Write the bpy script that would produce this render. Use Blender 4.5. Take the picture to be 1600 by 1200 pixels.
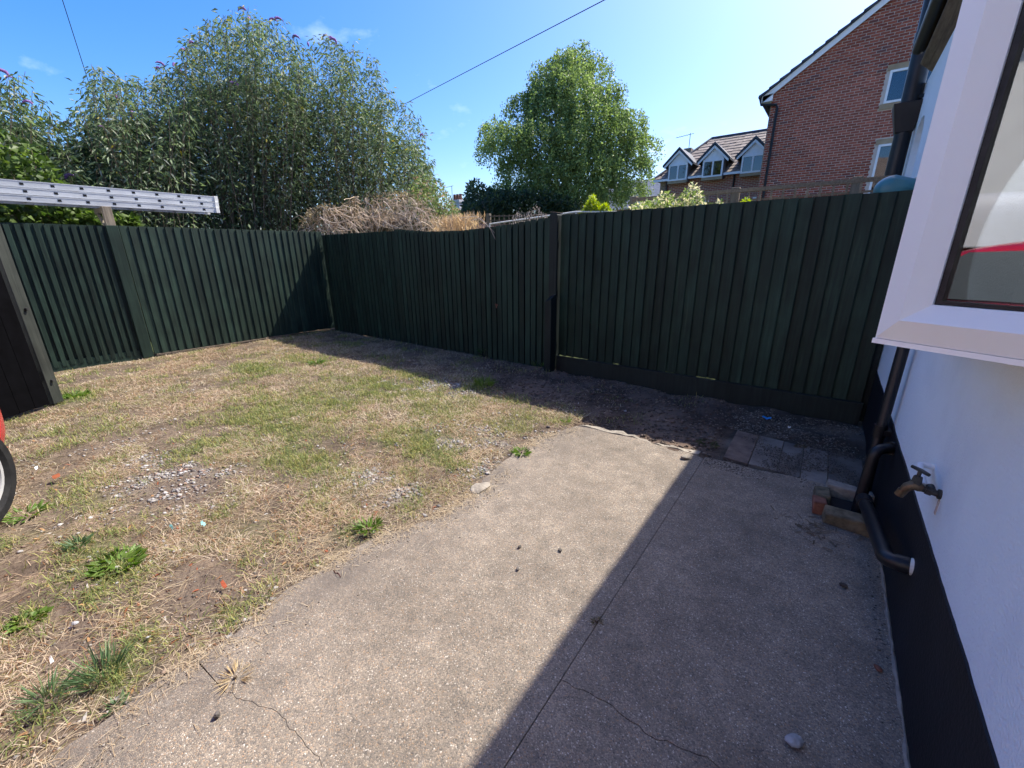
import bpy, math, random
import numpy as np
from mathutils import Vector, Matrix, Euler

for o in list(bpy.data.objects):
    bpy.data.objects.remove(o, do_unlink=True)
scene = bpy.context.scene
COL = scene.collection
random.seed(7)
RNG = np.random.default_rng(7)
R = math.radians

# ------------------------------------------------------------------ camera
CAM_H = 1.403
F_PX = 646.4
PITCH, YAW, ROLL = R(17.66), R(37.14), R(-0.66)
_cy, _sy, _cp, _sp = math.cos(YAW), math.sin(YAW), math.cos(PITCH), math.sin(PITCH)
_fw = Vector((-_sy * _cp, _cy * _cp, -_sp))
_rt = Vector((_cy, _sy, 0.0))
_up = _rt.cross(_fw)
_r2 = _rt * math.cos(ROLL) + _up * math.sin(ROLL)
_u2 = _up * math.cos(ROLL) - _rt * math.sin(ROLL)
cam = bpy.data.cameras.new("camera")
cam.sensor_width = 36.0
cam.sensor_fit = 'HORIZONTAL'
cam.lens = F_PX / 1600.0 * 36.0
cam.clip_start = 0.02
cam.clip_end = 2000.0
cam_ob = bpy.data.objects.new("camera", cam)
COL.objects.link(cam_ob)
_m = Matrix((_r2, _u2, -_fw)).transposed().to_4x4()
_m.translation = Vector((0, 0, CAM_H))
cam_ob.matrix_world = _m
scene.camera = cam_ob

def pix(x, y):
    """direction of a photograph pixel"""
    return _fw + _r2 * ((x - 800) / F_PX) - _u2 * ((y - 600) / F_PX)
def on_z(x, y, z=0.0):
    d = pix(x, y); t = (z - CAM_H) / d.z
    return Vector((d.x * t, d.y * t, z))
def on_y(x, y, Y):
    d = pix(x, y); t = Y / d.y
    return Vector((d.x * t, Y, CAM_H + d.z * t))
def on_r(x, y, dist):
    d = pix(x, y); t = dist / math.hypot(d.x, d.y)
    return Vector((d.x * t, d.y * t, CAM_H + d.z * t))

# ------------------------------------------------------------------ light
SUN_KX, SUN_KY = 0.252, 0.70          # horizontal run of a shadow per metre of height
SUN_EL = math.atan2(1.0, math.hypot(SUN_KX, SUN_KY))
SUN_AZ = math.atan2(SUN_KX, SUN_KY)    # from +Y towards +X
world = bpy.data.worlds.new("World")
scene.world = world
world.use_nodes = True
wn = world.node_tree
wn.nodes.clear()
w_out = wn.nodes.new('ShaderNodeOutputWorld')
w_bg = wn.nodes.new('ShaderNodeBackground')
w_sky = wn.nodes.new('ShaderNodeTexSky')
w_sky.sky_type = 'NISHITA'
w_sky.sun_disc = False
w_sky.sun_elevation = SUN_EL
w_sky.sun_rotation = SUN_AZ
w_sky.air_density = 1.0
w_sky.dust_density = 2.0
w_sky.ozone_density = 3.6
w_bg.inputs['Strength'].default_value = 0.087
# thin high cloud wisps, the same everywhere in the sky
w_tc = wn.nodes.new('ShaderNodeTexCoord')
w_map = wn.nodes.new('ShaderNodeMapping')
w_map.inputs['Scale'].default_value = (1.6, 3.2, 5.0)
w_map.inputs['Rotation'].default_value = (0.2, 0.1, 0.7)
w_nz = wn.nodes.new('ShaderNodeTexNoise')
w_nz.inputs['Scale'].default_value = 1.7
w_nz.inputs['Detail'].default_value = 7.0
w_nz.inputs['Roughness'].default_value = 0.55
w_rp = wn.nodes.new('ShaderNodeMapRange')
w_rp.inputs['From Min'].default_value = 0.64
w_rp.inputs['From Max'].default_value = 0.85
w_rp.inputs['To Max'].default_value = 0.35
w_mix = wn.nodes.new('ShaderNodeMixRGB')
w_mix.inputs['Color2'].default_value = (7.5, 8.0, 8.6, 1)
wn.links.new(w_tc.outputs['Generated'], w_map.inputs['Vector'])
wn.links.new(w_map.outputs['Vector'], w_nz.inputs['Vector'])
wn.links.new(w_nz.outputs['Fac'], w_rp.inputs['Value'])
wn.links.new(w_rp.outputs['Result'], w_mix.inputs['Fac'])
w_hs = wn.nodes.new('ShaderNodeHueSaturation')
w_hs.inputs['Saturation'].default_value = 1.42
w_hs.inputs['Hue'].default_value = 0.511
wn.links.new(w_sky.outputs['Color'], w_hs.inputs['Color'])
wn.links.new(w_hs.outputs['Color'], w_mix.inputs['Color1'])
wn.links.new(w_mix.outputs['Color'], w_bg.inputs['Color'])
wn.links.new(w_bg.outputs['Background'], w_out.inputs['Surface'])

sun = bpy.data.lights.new("sun", 'SUN')
sun.energy = 2.6
sun.angle = R(0.53)
sun.color = (1.0, 0.94, 0.84)
sun_ob = bpy.data.objects.new("sun", sun)
COL.objects.link(sun_ob)
sun_ob.location = (6, 14, 22)
sun_ob.rotation_euler = Vector((-SUN_KX, -SUN_KY, -1)).to_track_quat('-Z', 'Y').to_euler()

scene.view_settings.view_transform = 'Standard'
scene.view_settings.look = 'None'
scene.view_settings.exposure = 1.8
scene.view_settings.gamma = 1.0

# ------------------------------------------------------------------ helpers
WL = {}                                   # world location of every empty
def tag(o, label=None, cat=None, group=None, kind=None):
    if label: o["label"] = label
    if cat: o["category"] = cat
    if group: o["group"] = group
    if kind: o["kind"] = kind
    return o
def thing(name, loc, label, cat, group=None):
    o = bpy.data.objects.new(name, None)
    o.empty_display_size = 0.1
    COL.objects.link(o)
    o.location = loc
    WL[o.name] = Vector(loc)
    return tag(o, label, cat, group)
def wloc(o):
    return WL.get(o.name, Vector((0, 0, 0))) if o else Vector((0, 0, 0))

class MB:
    def __init__(s): s.v = []; s.f = []
    def add(s, vs, fs):
        b = len(s.v); s.v += [tuple(v) for v in vs]; s.f += [tuple(i + b for i in f) for f in fs]
    def box(s, c, size, rot=None, axes=None):
        c = Vector(c); h = Vector(size) * 0.5
        M = axes if axes else (Euler(rot).to_matrix() if rot else Matrix.Identity(3))
        vs = [c + M @ Vector((sx * h.x, sy * h.y, sz * h.z)) for sz in (-1, 1) for sy in (-1, 1) for sx in (-1, 1)]
        s.add(vs, [(0, 2, 3, 1), (4, 5, 7, 6), (0, 1, 5, 4), (2, 6, 7, 3), (0, 4, 6, 2), (1, 3, 7, 5)])
    def bar(s, a, b, w, t, up=(0, 0, 1)):
        a, b = Vector(a), Vector(b); d = (b - a); L = d.length; x = d / L
        y = Vector(up).cross(x)
        if y.length < 1e-4: y = Vector((0, 1, 0)).cross(x)
        y.normalize(); z = x.cross(y)
        s.box((a + b) / 2, (L, w, t), axes=Matrix((x, y, z)).transposed())
    def tube(s, pts, r, n=8, cap=True):
        pts = [Vector(p) for p in pts]; k = len(pts)
        rs = r if isinstance(r, (list, tuple)) else [r] * k
        ref = None; rings = []
        for i, p in enumerate(pts):
            d = (pts[min(i + 1, k - 1)] - pts[max(i - 1, 0)]).normalized()
            if ref is None:
                ref = Vector((0, 0, 1)) if abs(d.z) < 0.9 else Vector((1, 0, 0))
            u = (ref - d * ref.dot(d)).normalized(); ref = u; w = d.cross(u)
            rings.append([p + (u * math.cos(2 * math.pi * j / n) + w * math.sin(2 * math.pi * j / n)) * rs[i] for j in range(n)])
        vs = [v for ring in rings for v in ring]; fs = []
        for i in range(k - 1):
            for j in range(n):
                a = i * n + j; b = i * n + (j + 1) % n
                fs.append((a, b, b + n, a + n))
        if cap:
            fs.append(tuple(range(n - 1, -1, -1))); fs.append(tuple(range((k - 1) * n, k * n)))
        s.add(vs, fs)
    def prism(s, poly, axis, a, b):
        """poly = list of 2D points; extruded along axis index from a to b"""
        def mk(p, t):
            q = list(p); q.insert(axis, t); return q
        n = len(poly)
        vs = [mk(p, a) for p in poly] + [mk(p, b) for p in poly]
        fs = [tuple(range(n - 1, -1, -1)), tuple(range(n, 2 * n))] + [(i, (i + 1) % n, n + (i + 1) % n, n + i) for i in range(n)]
        s.add(vs, fs)
    def hexa(s, vs):
        s.add(vs, [(0, 3, 2, 1), (4, 5, 6, 7), (0, 1, 5, 4), (1, 2, 6, 5), (2, 3, 7, 6), (3, 0, 4, 7)])
    def mesh(s, name, origin=(0, 0, 0)):
        o = Vector(origin); me = bpy.data.meshes.new(name)
        me.from_pydata([(v[0] - o.x, v[1] - o.y, v[2] - o.z) for v in s.v], [], s.f)
        import bmesh
        bm = bmesh.new(); bm.from_mesh(me); bmesh.ops.recalc_face_normals(bm, faces=bm.faces); bm.to_mesh(me); bm.free()
        me.update(); return me
    def build(s, name, mat, parent=None, smooth=False, bevel=0.0):
        o = bpy.data.objects.new(name, s.mesh(name, wloc(parent)))
        COL.objects.link(o)
        o.data.materials.append(mat)
        if smooth:
            o.data.polygons.foreach_set('use_smooth', [True] * len(o.data.polygons))
            try: o.data.set_sharp_from_angle(angle=R(38))
            except Exception: pass
        if parent: o.parent = parent
        WL[o.name] = wloc(parent)
        if bevel > 0:
            md = o.modifiers.new('bevel', 'BEVEL'); md.width = bevel; md.segments = 2; md.limit_method = 'ANGLE'
        return o
def put(name, me, parent, loc, rotz=0.0, rot=None, scale=None):
    """place a shared mesh at a world location under a parent"""
    o = bpy.data.objects.new(name, me); COL.objects.link(o)
    o.location = Vector(loc) - wloc(parent)
    o.rotation_euler = rot if rot else (0, 0, rotz)
    if scale: o.scale = scale
    if parent: o.parent = parent
    return o
def raw_mesh(name, verts, faces_flat, loop_counts, mat, parent=None, colors=None, smooth=False):
    """fast mesh from numpy: verts (n,3), flat loop indices, loops per face, per-vertex colours"""
    o3 = np.array(wloc(parent)); me = bpy.data.meshes.new(name)
    verts = np.asarray(verts, dtype=np.float32) - o3.astype(np.float32)
    me.vertices.add(len(verts)); me.vertices.foreach_set('co', verts.ravel())
    faces_flat = np.asarray(faces_flat, dtype=np.int32).ravel(); nl = len(faces_flat)
    nf = nl // loop_counts
    me.loops.add(nl); me.loops.foreach_set('vertex_index', faces_flat)
    me.polygons.add(nf); me.polygons.foreach_set('loop_start', np.arange(0, nl, loop_counts, dtype=np.int32))
    me.update(calc_edges=True); me.validate()
    if colors is not None:
        at = me.color_attributes.new('col', 'FLOAT_COLOR', 'POINT')
        c4 = np.ones((len(verts), 4), dtype=np.float32); c4[:, :3] = colors
        at.data.foreach_set('color', c4.ravel())
    if smooth: me.polygons.foreach_set('use_smooth', np.ones(nf, dtype=bool))
    me.materials.append(mat)
    o = bpy.data.objects.new(name, me); COL.objects.link(o)
    if parent: o.parent = parent
    return o

# ------------------------------------------------------------------ materials
def new_mat(name):
    m = bpy.data.materials.new(name); m.use_nodes = True
    nt = m.node_tree; b = nt.nodes['Principled BSDF']
    return m, nt, b
def nd(nt, t, **kw):
    n = nt.nodes.new(t)
    for k, v in kw.items():
        if k in n.inputs: n.inputs[k].default_value = v
        else: setattr(n, k, v)
    return n
def c4(c): return (c[0], c[1], c[2], 1.0)
def ramp(nt, stops):
    r = nt.nodes.new('ShaderNodeValToRGB'); e = r.color_ramp.elements
    while len(e) < len(stops): e.new(0.5)
    for i, (p, c) in enumerate(stops): e[i].position = p; e[i].color = c4(c)
    return r
def simple(name, c1, c2=None, scale=8.0, stretch=(1, 1, 1), rough=0.8, bump=0.0, bscale=None, spec=0.3, metal=0.0, vary=0.0, detail=5.0, coord='Object', lo=0.35, hi=0.65):
    """colour noise between c1 and c2, optional bump, optional brightness change from object to object"""
    m, nt, b = new_mat(name); L = nt.links
    b.inputs['Roughness'].default_value = rough; b.inputs['Metallic'].default_value = metal
    b.inputs['Specular IOR Level'].default_value = spec
    c2 = c2 or c1
    tc = nd(nt, 'ShaderNodeTexCoord'); mp = nd(nt, 'ShaderNodeMapping'); mp.inputs['Scale'].default_value = stretch
    oi = nd(nt, 'ShaderNodeObjectInfo')
    add = nd(nt, 'ShaderNodeVectorMath', operation='ADD'); mul = nd(nt, 'ShaderNodeMath', operation='MULTIPLY'); mul.inputs[1].default_value = 37.0 if vary > 0 else 0.0
    L.new(tc.outputs[coord], add.inputs[0]); L.new(oi.outputs['Random'], mul.inputs[0]); L.new(mul.outputs[0], add.inputs[1])
    L.new(add.outputs[0], mp.inputs['Vector'])
    nz = nd(nt, 'ShaderNodeTexNoise', Scale=scale, Detail=detail, Roughness=0.6)
    L.new(mp.outputs['Vector'], nz.inputs['Vector'])
    rp = ramp(nt, [(lo, c1), (hi, c2)]); L.new(nz.outputs['Fac'], rp.inputs['Fac'])
    out = rp.outputs['Color']
    if vary > 0:
        mr = nd(nt, 'ShaderNodeMapRange'); mr.inputs['To Min'].default_value = 1 - vary; mr.inputs['To Max'].default_value = 1 + vary
        L.new(oi.outputs['Random'], mr.inputs['Value'])
        hs = nd(nt, 'ShaderNodeHueSaturation'); L.new(mr.outputs['Result'], hs.inputs['Value']); L.new(out, hs.inputs['Color']); out = hs.outputs['Color']
    L.new(out, b.inputs['Base Color'])
    if bump > 0:
        n2 = nd(nt, 'ShaderNodeTexNoise', Scale=bscale or scale * 4, Detail=4.0); L.new(mp.outputs['Vector'], n2.inputs['Vector'])
        bp = nd(nt, 'ShaderNodeBump', Strength=min(1.0, bump), Distance=0.01); L.new(n2.outputs['Fac'], bp.inputs['Height']); L.new(bp.outputs['Normal'], b.inputs['Normal'])
    return m
def attr_mat(name, rough=0.7, trans=0.0, spec=0.25, bump=0.0, bscale=60.0):
    m, nt, b = new_mat(name); L = nt.links
    a = nd(nt, 'ShaderNodeAttribute', attribute_name='col')
    b.inputs['Roughness'].default_value = rough; b.inputs['Specular IOR Level'].default_value = spec
    L.new(a.outputs['Color'], b.inputs['Base Color'])
    if trans > 0:
        t = nd(nt, 'ShaderNodeBsdfTranslucent'); mx = nd(nt, 'ShaderNodeMixShader', Fac=trans)
        hs = nd(nt, 'ShaderNodeHueSaturation', Saturation=1.15, Value=1.5); L.new(a.outputs['Color'], hs.inputs['Color']); L.new(hs.outputs['Color'], t.inputs['Color'])
        L.new(b.outputs['BSDF'], mx.inputs[1]); L.new(t.outputs['BSDF'], mx.inputs[2]); L.new(mx.outputs['Shader'], nt.nodes['Material Output'].inputs['Surface'])
    if bump > 0:
        tc = nd(nt, 'ShaderNodeTexCoord'); nz = nd(nt, 'ShaderNodeTexNoise', Scale=bscale, Detail=5.0); L.new(tc.outputs['Object'], nz.inputs['Vector'])
        bp = nd(nt, 'ShaderNodeBump', Strength=bump, Distance=0.02); L.new(nz.outputs['Fac'], bp.inputs['Height']); L.new(bp.outputs['Normal'], b.inputs['Normal'])
    return m

def fence_material(name, dark, light, streak):
    """weathered painted board: grain streaks up the board, worn paler edges, knots"""
    m, nt, b = new_mat(name); L = nt.links
    tc = nd(nt, 'ShaderNodeTexCoord'); oi = nd(nt, 'ShaderNodeObjectInfo')
    mul = nd(nt, 'ShaderNodeMath', operation='MULTIPLY'); mul.inputs[1].default_value = 53.0
    add = nd(nt, 'ShaderNodeVectorMath', operation='ADD'); L.new(oi.outputs['Random'], mul.inputs[0]); L.new(tc.outputs['Object'], add.inputs[0]); L.new(mul.outputs[0], add.inputs[1])
    mp = nd(nt, 'ShaderNodeMapping'); mp.inputs['Scale'].default_value = (26, 26, 1.3); L.new(add.outputs[0], mp.inputs['Vector'])
    n1 = nd(nt, 'ShaderNodeTexNoise', Scale=1.6, Detail=7.0, Roughness=0.62, Distortion=0.6); L.new(mp.outputs['Vector'], n1.inputs['Vector'])
    n2 = nd(nt, 'ShaderNodeTexNoise', Scale=3.0, Detail=5.0); L.new(add.outputs[0], n2.inputs['Vector'])
    r1 = ramp(nt, [(0.30, dark), (0.62, light), (0.80, streak)]); L.new(n1.outputs['Fac'], r1.inputs['Fac'])
    mr = nd(nt, 'ShaderNodeMapRange'); mr.inputs['From Min'].default_value = 0.3; mr.inputs['From Max'].default_value = 0.7; mr.inputs['To Min'].default_value = 0.65; mr.inputs['To Max'].default_value = 1.3; L.new(n2.outputs['Fac'], mr.inputs['Value'])
    m2 = nd(nt, 'ShaderNodeMapRange'); m2.inputs['To Min'].default_value = 0.72; m2.inputs['To Max'].default_value = 1.28; L.new(oi.outputs['Random'], m2.inputs['Value'])
    mm = nd(nt, 'ShaderNodeMath', operation='MULTIPLY'); L.new(mr.outputs['Result'], mm.inputs[0]); L.new(m2.outputs['Result'], mm.inputs[1])
    hs = nd(nt, 'ShaderNodeHueSaturation'); L.new(mm.outputs[0], hs.inputs['Value']); L.new(r1.outputs['Color'], hs.inputs['Color'])
    L.new(hs.outputs['Color'], b.inputs['Base Color'])
    b.inputs['Roughness'].default_value = 0.62; b.inputs['Specular IOR Level'].default_value = 0.3
    bp = nd(nt, 'ShaderNodeBump', Strength=0.5, Distance=0.004); L.new(n1.outputs['Fac'], bp.inputs['Height']); L.new(bp.outputs['Normal'], b.inputs['Normal'])
    return m

def concrete_material(name, tint=(1, 1, 1)):
    """exposed aggregate concrete: pebbles of many colours in grey-buff matrix, stains"""
    m, nt, b = new_mat(name); L = nt.links
    tc = nd(nt, 'ShaderNodeTexCoord')
    v1 = nd(nt, 'ShaderNodeTexVoronoi', Scale=235.0); v1.feature = 'F1'; L.new(tc.outputs['Object'], v1.inputs['Vector'])
    r1 = ramp(nt, [(0.0, (0.11, 0.097, 0.085)), (0.22, (0.19, 0.168, 0.143)), (0.52, (0.27, 0.225, 0.175)), (0.80, (0.37, 0.31, 0.24)), (0.91, (0.34, 0.22, 0.13)), (0.96, (0.44, 0.39, 0.32)), (1.0, (0.62, 0.57, 0.50))])
    sp = nd(nt, 'ShaderNodeSeparateColor'); L.new(v1.outputs['Color'], sp.inputs['Color']); L.new(sp.outputs['Red'], r1.inputs['Fac'])
    v2 = nd(nt, 'ShaderNodeTexVoronoi', Scale=235.0); v2.feature = 'DISTANCE_TO_EDGE'; L.new(tc.outputs['Object'], v2.inputs['Vector'])
    edge = nd(nt, 'ShaderNodeMapRange'); edge.inputs['From Max'].default_value = 0.16; edge.inputs['To Min'].default_value = 0.0; L.new(v2.outputs['Distance'], edge.inputs['Value'])
    matrix = nd(nt, 'ShaderNodeMixRGB'); matrix.inputs['Color1'].default_value = (0.20, 0.175, 0.15, 1); L.new(edge.outputs['Result'], matrix.inputs['Fac']); L.new(r1.outputs['Color'], matrix.inputs['Color2'])
    # broad stains and scuffs
    n1 = nd(nt, 'ShaderNodeTexNoise', Scale=1.7, Detail=8.0, Roughness=0.68); L.new(tc.outputs['Object'], n1.inputs['Vector'])
    s1 = nd(nt, 'ShaderNodeMapRange'); s1.inputs['From Min'].default_value = 0.34; s1.inputs['From Max'].default_value = 0.62; s1.inputs['To Min'].default_value = 0.72; s1.inputs['To Max'].default_value = 1.10; L.new(n1.outputs['Fac'], s1.inputs['Value'])
    n3 = nd(nt, 'ShaderNodeTexNoise', Scale=11.0, Detail=5.0, Roughness=0.6); L.new(tc.outputs['Object'], n3.inputs['Vector'])
    s3 = nd(nt, 'ShaderNodeMapRange'); s3.inputs['From Min'].default_value = 0.3; s3.inputs['From Max'].default_value = 0.7; s3.inputs['To Min'].default_value = 0.80; s3.inputs['To Max'].default_value = 1.14; L.new(n3.outputs['Fac'], s3.inputs['Value'])
    mm = nd(nt, 'ShaderNodeMath', operation='MULTIPLY'); L.new(s1.outputs['Result'], mm.inputs[0]); L.new(s3.outputs['Result'], mm.inputs[1])
    vm = nd(nt, 'ShaderNodeVectorMath', operation='SCALE'); L.new(matrix.outputs['Color'], vm.inputs[0]); L.new(mm.outputs[0], vm.inputs['Scale'])
    # pale cement smears
    n2 = nd(nt, 'ShaderNodeTexNoise', Scale=6.5, Detail=6.0, Roughness=0.7, Distortion=0.8); L.new(tc.outputs['Object'], n2.inputs['Vector'])
    s2 = nd(nt, 'ShaderNodeMapRange'); s2.inputs['From Min'].default_value = 0.63; s2.inputs['From Max'].default_value = 0.74; s2.inputs['To Max'].default_value = 0.65; L.new(n2.outputs['Fac'], s2.inputs['Value'])
    mx = nd(nt, 'ShaderNodeMixRGB'); mx.inputs['Color2'].default_value = (0.32, 0.30, 0.27, 1); L.new(s2.outputs['Result'], mx.inputs['Fac']); L.new(vm.outputs[0], mx.inputs['Color1'])
    tm = nd(nt, 'ShaderNodeMixRGB', blend_type='MULTIPLY'); tm.inputs['Fac'].default_value = 1.0; tm.inputs['Color2'].default_value = c4(tint); L.new(mx.outputs['Color'], tm.inputs['Color1'])
    # trodden-in dirt along the broken lawn edge
    sx = nd(nt, 'ShaderNodeSeparateXYZ'); L.new(tc.outputs['Object'], sx.inputs[0])
    dm = nd(nt, 'ShaderNodeMapRange'); dm.inputs['From Min'].default_value = -0.58; dm.inputs['From Max'].default_value = -1.10; L.new(sx.outputs['X'], dm.inputs['Value'])
    dn = nd(nt, 'ShaderNodeTexNoise', Scale=4.5, Detail=7.0, Roughness=0.7); L.new(tc.outputs['Object'], dn.inputs['Vector'])
    dr = nd(nt, 'ShaderNodeMapRange'); dr.inputs['From Min'].default_value = 0.40; dr.inputs['From Max'].default_value = 0.66; L.new(dn.outputs['Fac'], dr.inputs['Value'])
    dd = nd(nt, 'ShaderNodeMath', operation='MULTIPLY'); L.new(dm.outputs['Result'], dd.inputs[0]); L.new(dr.outputs['Result'], dd.inputs[1])
    dx = nd(nt, 'ShaderNodeMixRGB'); dx.inputs['Color2'].default_value = (0.125, 0.105, 0.09, 1); L.new(dd.outputs[0], dx.inputs['Fac']); L.new(tm.outputs['Color'], dx.inputs['Color1'])
    L.new(dx.outputs['Color'], b.inputs['Base Color'])
    b.inputs['Roughness'].default_value = 0.82; b.inputs['Specular IOR Level'].default_value = 0.35
    bp = nd(nt, 'ShaderNodeBump', Strength=0.6, Distance=0.003); L.new(edge.outputs['Result'], bp.inputs['Height'])
    bp2 = nd(nt, 'ShaderNodeBump', Strength=0.35, Distance=0.01); L.new(n3.outputs['Fac'], bp2.inputs['Height']); L.new(bp.outputs['Normal'], bp2.inputs['Normal']); L.new(bp2.outputs['Normal'], b.inputs['Normal'])
    return m

def glass_material(name, ior=1.9, tint=(0.8, 0.86, 0.9)):
    m, nt, b = new_mat(name); L = nt.links
    tr = nd(nt, 'ShaderNodeBsdfTransparent'); tr.inputs['Color'].default_value = c4(tint)
    gl = nd(nt, 'ShaderNodeBsdfGlossy', Roughness=0.015); fr = nd(nt, 'ShaderNodeFresnel', IOR=ior)
    tc = nd(nt, 'ShaderNodeTexCoord'); nz = nd(nt, 'ShaderNodeTexNoise', Scale=3.0, Detail=2.0); L.new(tc.outputs['Object'], nz.inputs['Vector'])
    bp = nd(nt, 'ShaderNodeBump', Strength=0.03, Distance=0.01); L.new(nz.outputs['Fac'], bp.inputs['Height']); L.new(bp.outputs['Normal'], gl.inputs['Normal'])
    mx = nd(nt, 'ShaderNodeMixShader'); L.new(fr.outputs['Fac'], mx.inputs['Fac']); L.new(tr.outputs['BSDF'], mx.inputs[1]); L.new(gl.outputs['BSDF'], mx.inputs[2])
    L.new(mx.outputs['Shader'], nt.nodes['Material Output'].inputs['Surface'])
    return m

M = {}
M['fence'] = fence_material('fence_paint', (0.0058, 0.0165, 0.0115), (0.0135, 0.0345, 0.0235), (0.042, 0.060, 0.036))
M['fence_sun'] = fence_material('sunlit_fence_paint', (0.007, 0.0165, 0.0115), (0.018, 0.036, 0.0245), (0.060, 0.078, 0.048))  # lighter copy of the fence paint, sunlight put into the colour
M['post'] = fence_material('post_paint', (0.005, 0.010, 0.0095), (0.010, 0.018, 0.016), (0.025, 0.03, 0.022))
M['gate_post'] = fence_material('weathered_post', (0.016, 0.019, 0.016), (0.032, 0.036, 0.030), (0.06, 0.06, 0.05))
M['black'] = simple('black_tarred_boards', (0.0015, 0.0015, 0.002), (0.003, 0.003, 0.004), rough=0.95, spec=0.05)
M['rawwood'] = simple('raw_weathered_timber', (0.16, 0.13, 0.095), (0.30, 0.25, 0.18), scale=3, stretch=(20, 20, 1.5), rough=0.85, bump=0.4, vary=0.15)
M['greywood'] = simple('grey_brown_timber', (0.11, 0.085, 0.062), (0.21, 0.17, 0.125), scale=3, stretch=(12, 12, 12), rough=0.88, bump=0.4, vary=0.15)
M['alu'] = simple('ladder_aluminium', (0.44, 0.45, 0.45), (0.58, 0.59, 0.585), scale=4, stretch=(6, 1, 6), rough=0.5, metal=0.35, spec=0.5, bump=0.05)
M['alu_dark'] = simple('ladder_socket_hole', (0.01, 0.01, 0.012), rough=0.9)
M['plastic_pale'] = simple('pale_plastic', (0.62, 0.62, 0.58), (0.70, 0.70, 0.66), rough=0.5)
M['concrete'] = concrete_material('aggregate_concrete', (1.04, 1.01, 0.965))
M['concrete_worn'] = concrete_material('worn_concrete', (1.10, 1.05, 0.99))
M['kerb'] = simple('pale_kerb_concrete', (0.19, 0.165, 0.135), (0.33, 0.29, 0.235), scale=14, rough=0.9, bump=0.7, bscale=50)
M['paver'] = simple('old_paving_slab', (0.13, 0.11, 0.093), (0.21, 0.18, 0.15), scale=7, rough=0.88, bump=0.5, bscale=60, vary=0.22, detail=8)
M['paver_red'] = simple('red_brown_paving_slab', (0.10, 0.070, 0.055), (0.21, 0.15, 0.115), scale=9, rough=0.88, bump=0.5, bscale=60, vary=0.15, detail=8)
def render_wall_material():
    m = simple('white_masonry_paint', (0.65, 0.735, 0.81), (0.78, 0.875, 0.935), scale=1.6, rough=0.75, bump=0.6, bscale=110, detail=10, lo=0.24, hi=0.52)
    return m
M['whitewall'] = render_wall_material()
M['plinth'] = simple('black_bitumen_plinth', (0.004, 0.005, 0.008), (0.009, 0.011, 0.016), scale=3, rough=0.6, bump=0.25, bscale=90, detail=8)
M['upvc'] = simple('white_upvc_frame', (0.86, 0.87, 0.865), (0.90, 0.905, 0.90), scale=2, rough=0.38, spec=0.45, bump=0.04, bscale=220)
M['gasket'] = simple('black_window_gasket', (0.006, 0.006, 0.008), (0.02, 0.02, 0.022), scale=30, rough=0.5)
M['glass'] = glass_material('window_glass', 3.0)
M['glass_far'] = glass_material('far_window_glass', 2.0, (0.35, 0.4, 0.45))
M['room'] = simple('room_plaster', (0.36, 0.37, 0.39), (0.44, 0.45, 0.46), scale=2, rough=0.9)
M['net'] = simple('net_curtain', (0.62, 0.65, 0.70), (0.74, 0.76, 0.80), scale=6, stretch=(14, 14, 1), rough=0.9)
M['blackpipe'] = simple('black_drain_pipe', (0.006, 0.0065, 0.009), (0.012, 0.013, 0.016), scale=6, rough=0.42, spec=0.4, bump=0.05)
M['whitepipe'] = simple('white_painted_pipe', (0.66, 0.68, 0.72), (0.76, 0.77, 0.80), scale=8, rough=0.5)
M['brass'] = simple('weathered_brass', (0.10, 0.072, 0.045), (0.21, 0.155, 0.095), scale=30, rough=0.5, metal=0.7, bump=0.2, bscale=120)
M['tapdark'] = simple('dark_tap_fitting', (0.035, 0.036, 0.036), (0.08, 0.08, 0.075), scale=30, rough=0.5, metal=0.5)
M['brickred'] = simple('loose_red_brick', (0.13, 0.055, 0.038), (0.24, 0.105, 0.07), scale=14, rough=0.92, bump=0.6, bscale=60, vary=0.2)
M['brickmossy'] = simple('mossy_buff_brick', (0.07, 0.062, 0.04), (0.20, 0.16, 0.10), scale=16, rough=0.95, bump=0.7, bscale=60)
M['soffit'] = simple('brown_soffit_timber', (0.10, 0.075, 0.055), (0.20, 0.155, 0.11), scale=4, stretch=(14, 1, 6), rough=0.85, bump=0.3)
M['roofslate'] = simple('dark_roof_slate', (0.035, 0.037, 0.042), (0.07, 0.072, 0.078), scale=6, rough=0.7, vary=0.2)
M['teal'] = simple('teal_plastic', (0.045, 0.17, 0.20), (0.065, 0.22, 0.25), scale=4, rough=0.4, spec=0.45)
M['stone'] = simple('grey_stone', (0.20, 0.20, 0.205), (0.42, 0.42, 0.42), scale=18, rough=0.9, bump=0.5, vary=0.2)
M['darkstone'] = simple('dark_pebble', (0.05, 0.045, 0.04), (0.15, 0.13, 0.115), scale=40, rough=0.85, bump=0.4, vary=0.3)
M['stem'] = simple('shrub_stem', (0.10, 0.075, 0.05), (0.20, 0.155, 0.11), scale=12, rough=0.9, bump=0.4)
M['bark'] = simple('birch_bark', (0.06, 0.055, 0.05), (0.34, 0.32, 0.29), scale=6, stretch=(1, 1, 3), rough=0.9, bump=0.5)
M['vine'] = simple('dry_vine_stem', (0.44, 0.33, 0.23), (0.74, 0.60, 0.45), scale=5, rough=0.9)
M['leaf'] = attr_mat('leaf', rough=0.5, trans=0.36, spec=0.35)
M['grassblade'] = attr_mat('grass_blade', rough=0.7, trans=0.25, spec=0.2)
M['gravel'] = attr_mat('gravel_stones', rough=0.88, spec=0.25)
M['ground'] = attr_mat('soil_and_thatch', rough=0.95, spec=0.1, bump=0.9, bscale=45)
M['flower'] = simple('purple_flower', (0.13, 0.05, 0.17), (0.32, 0.17, 0.42), scale=40, rough=0.8, vary=0.25)
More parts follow.
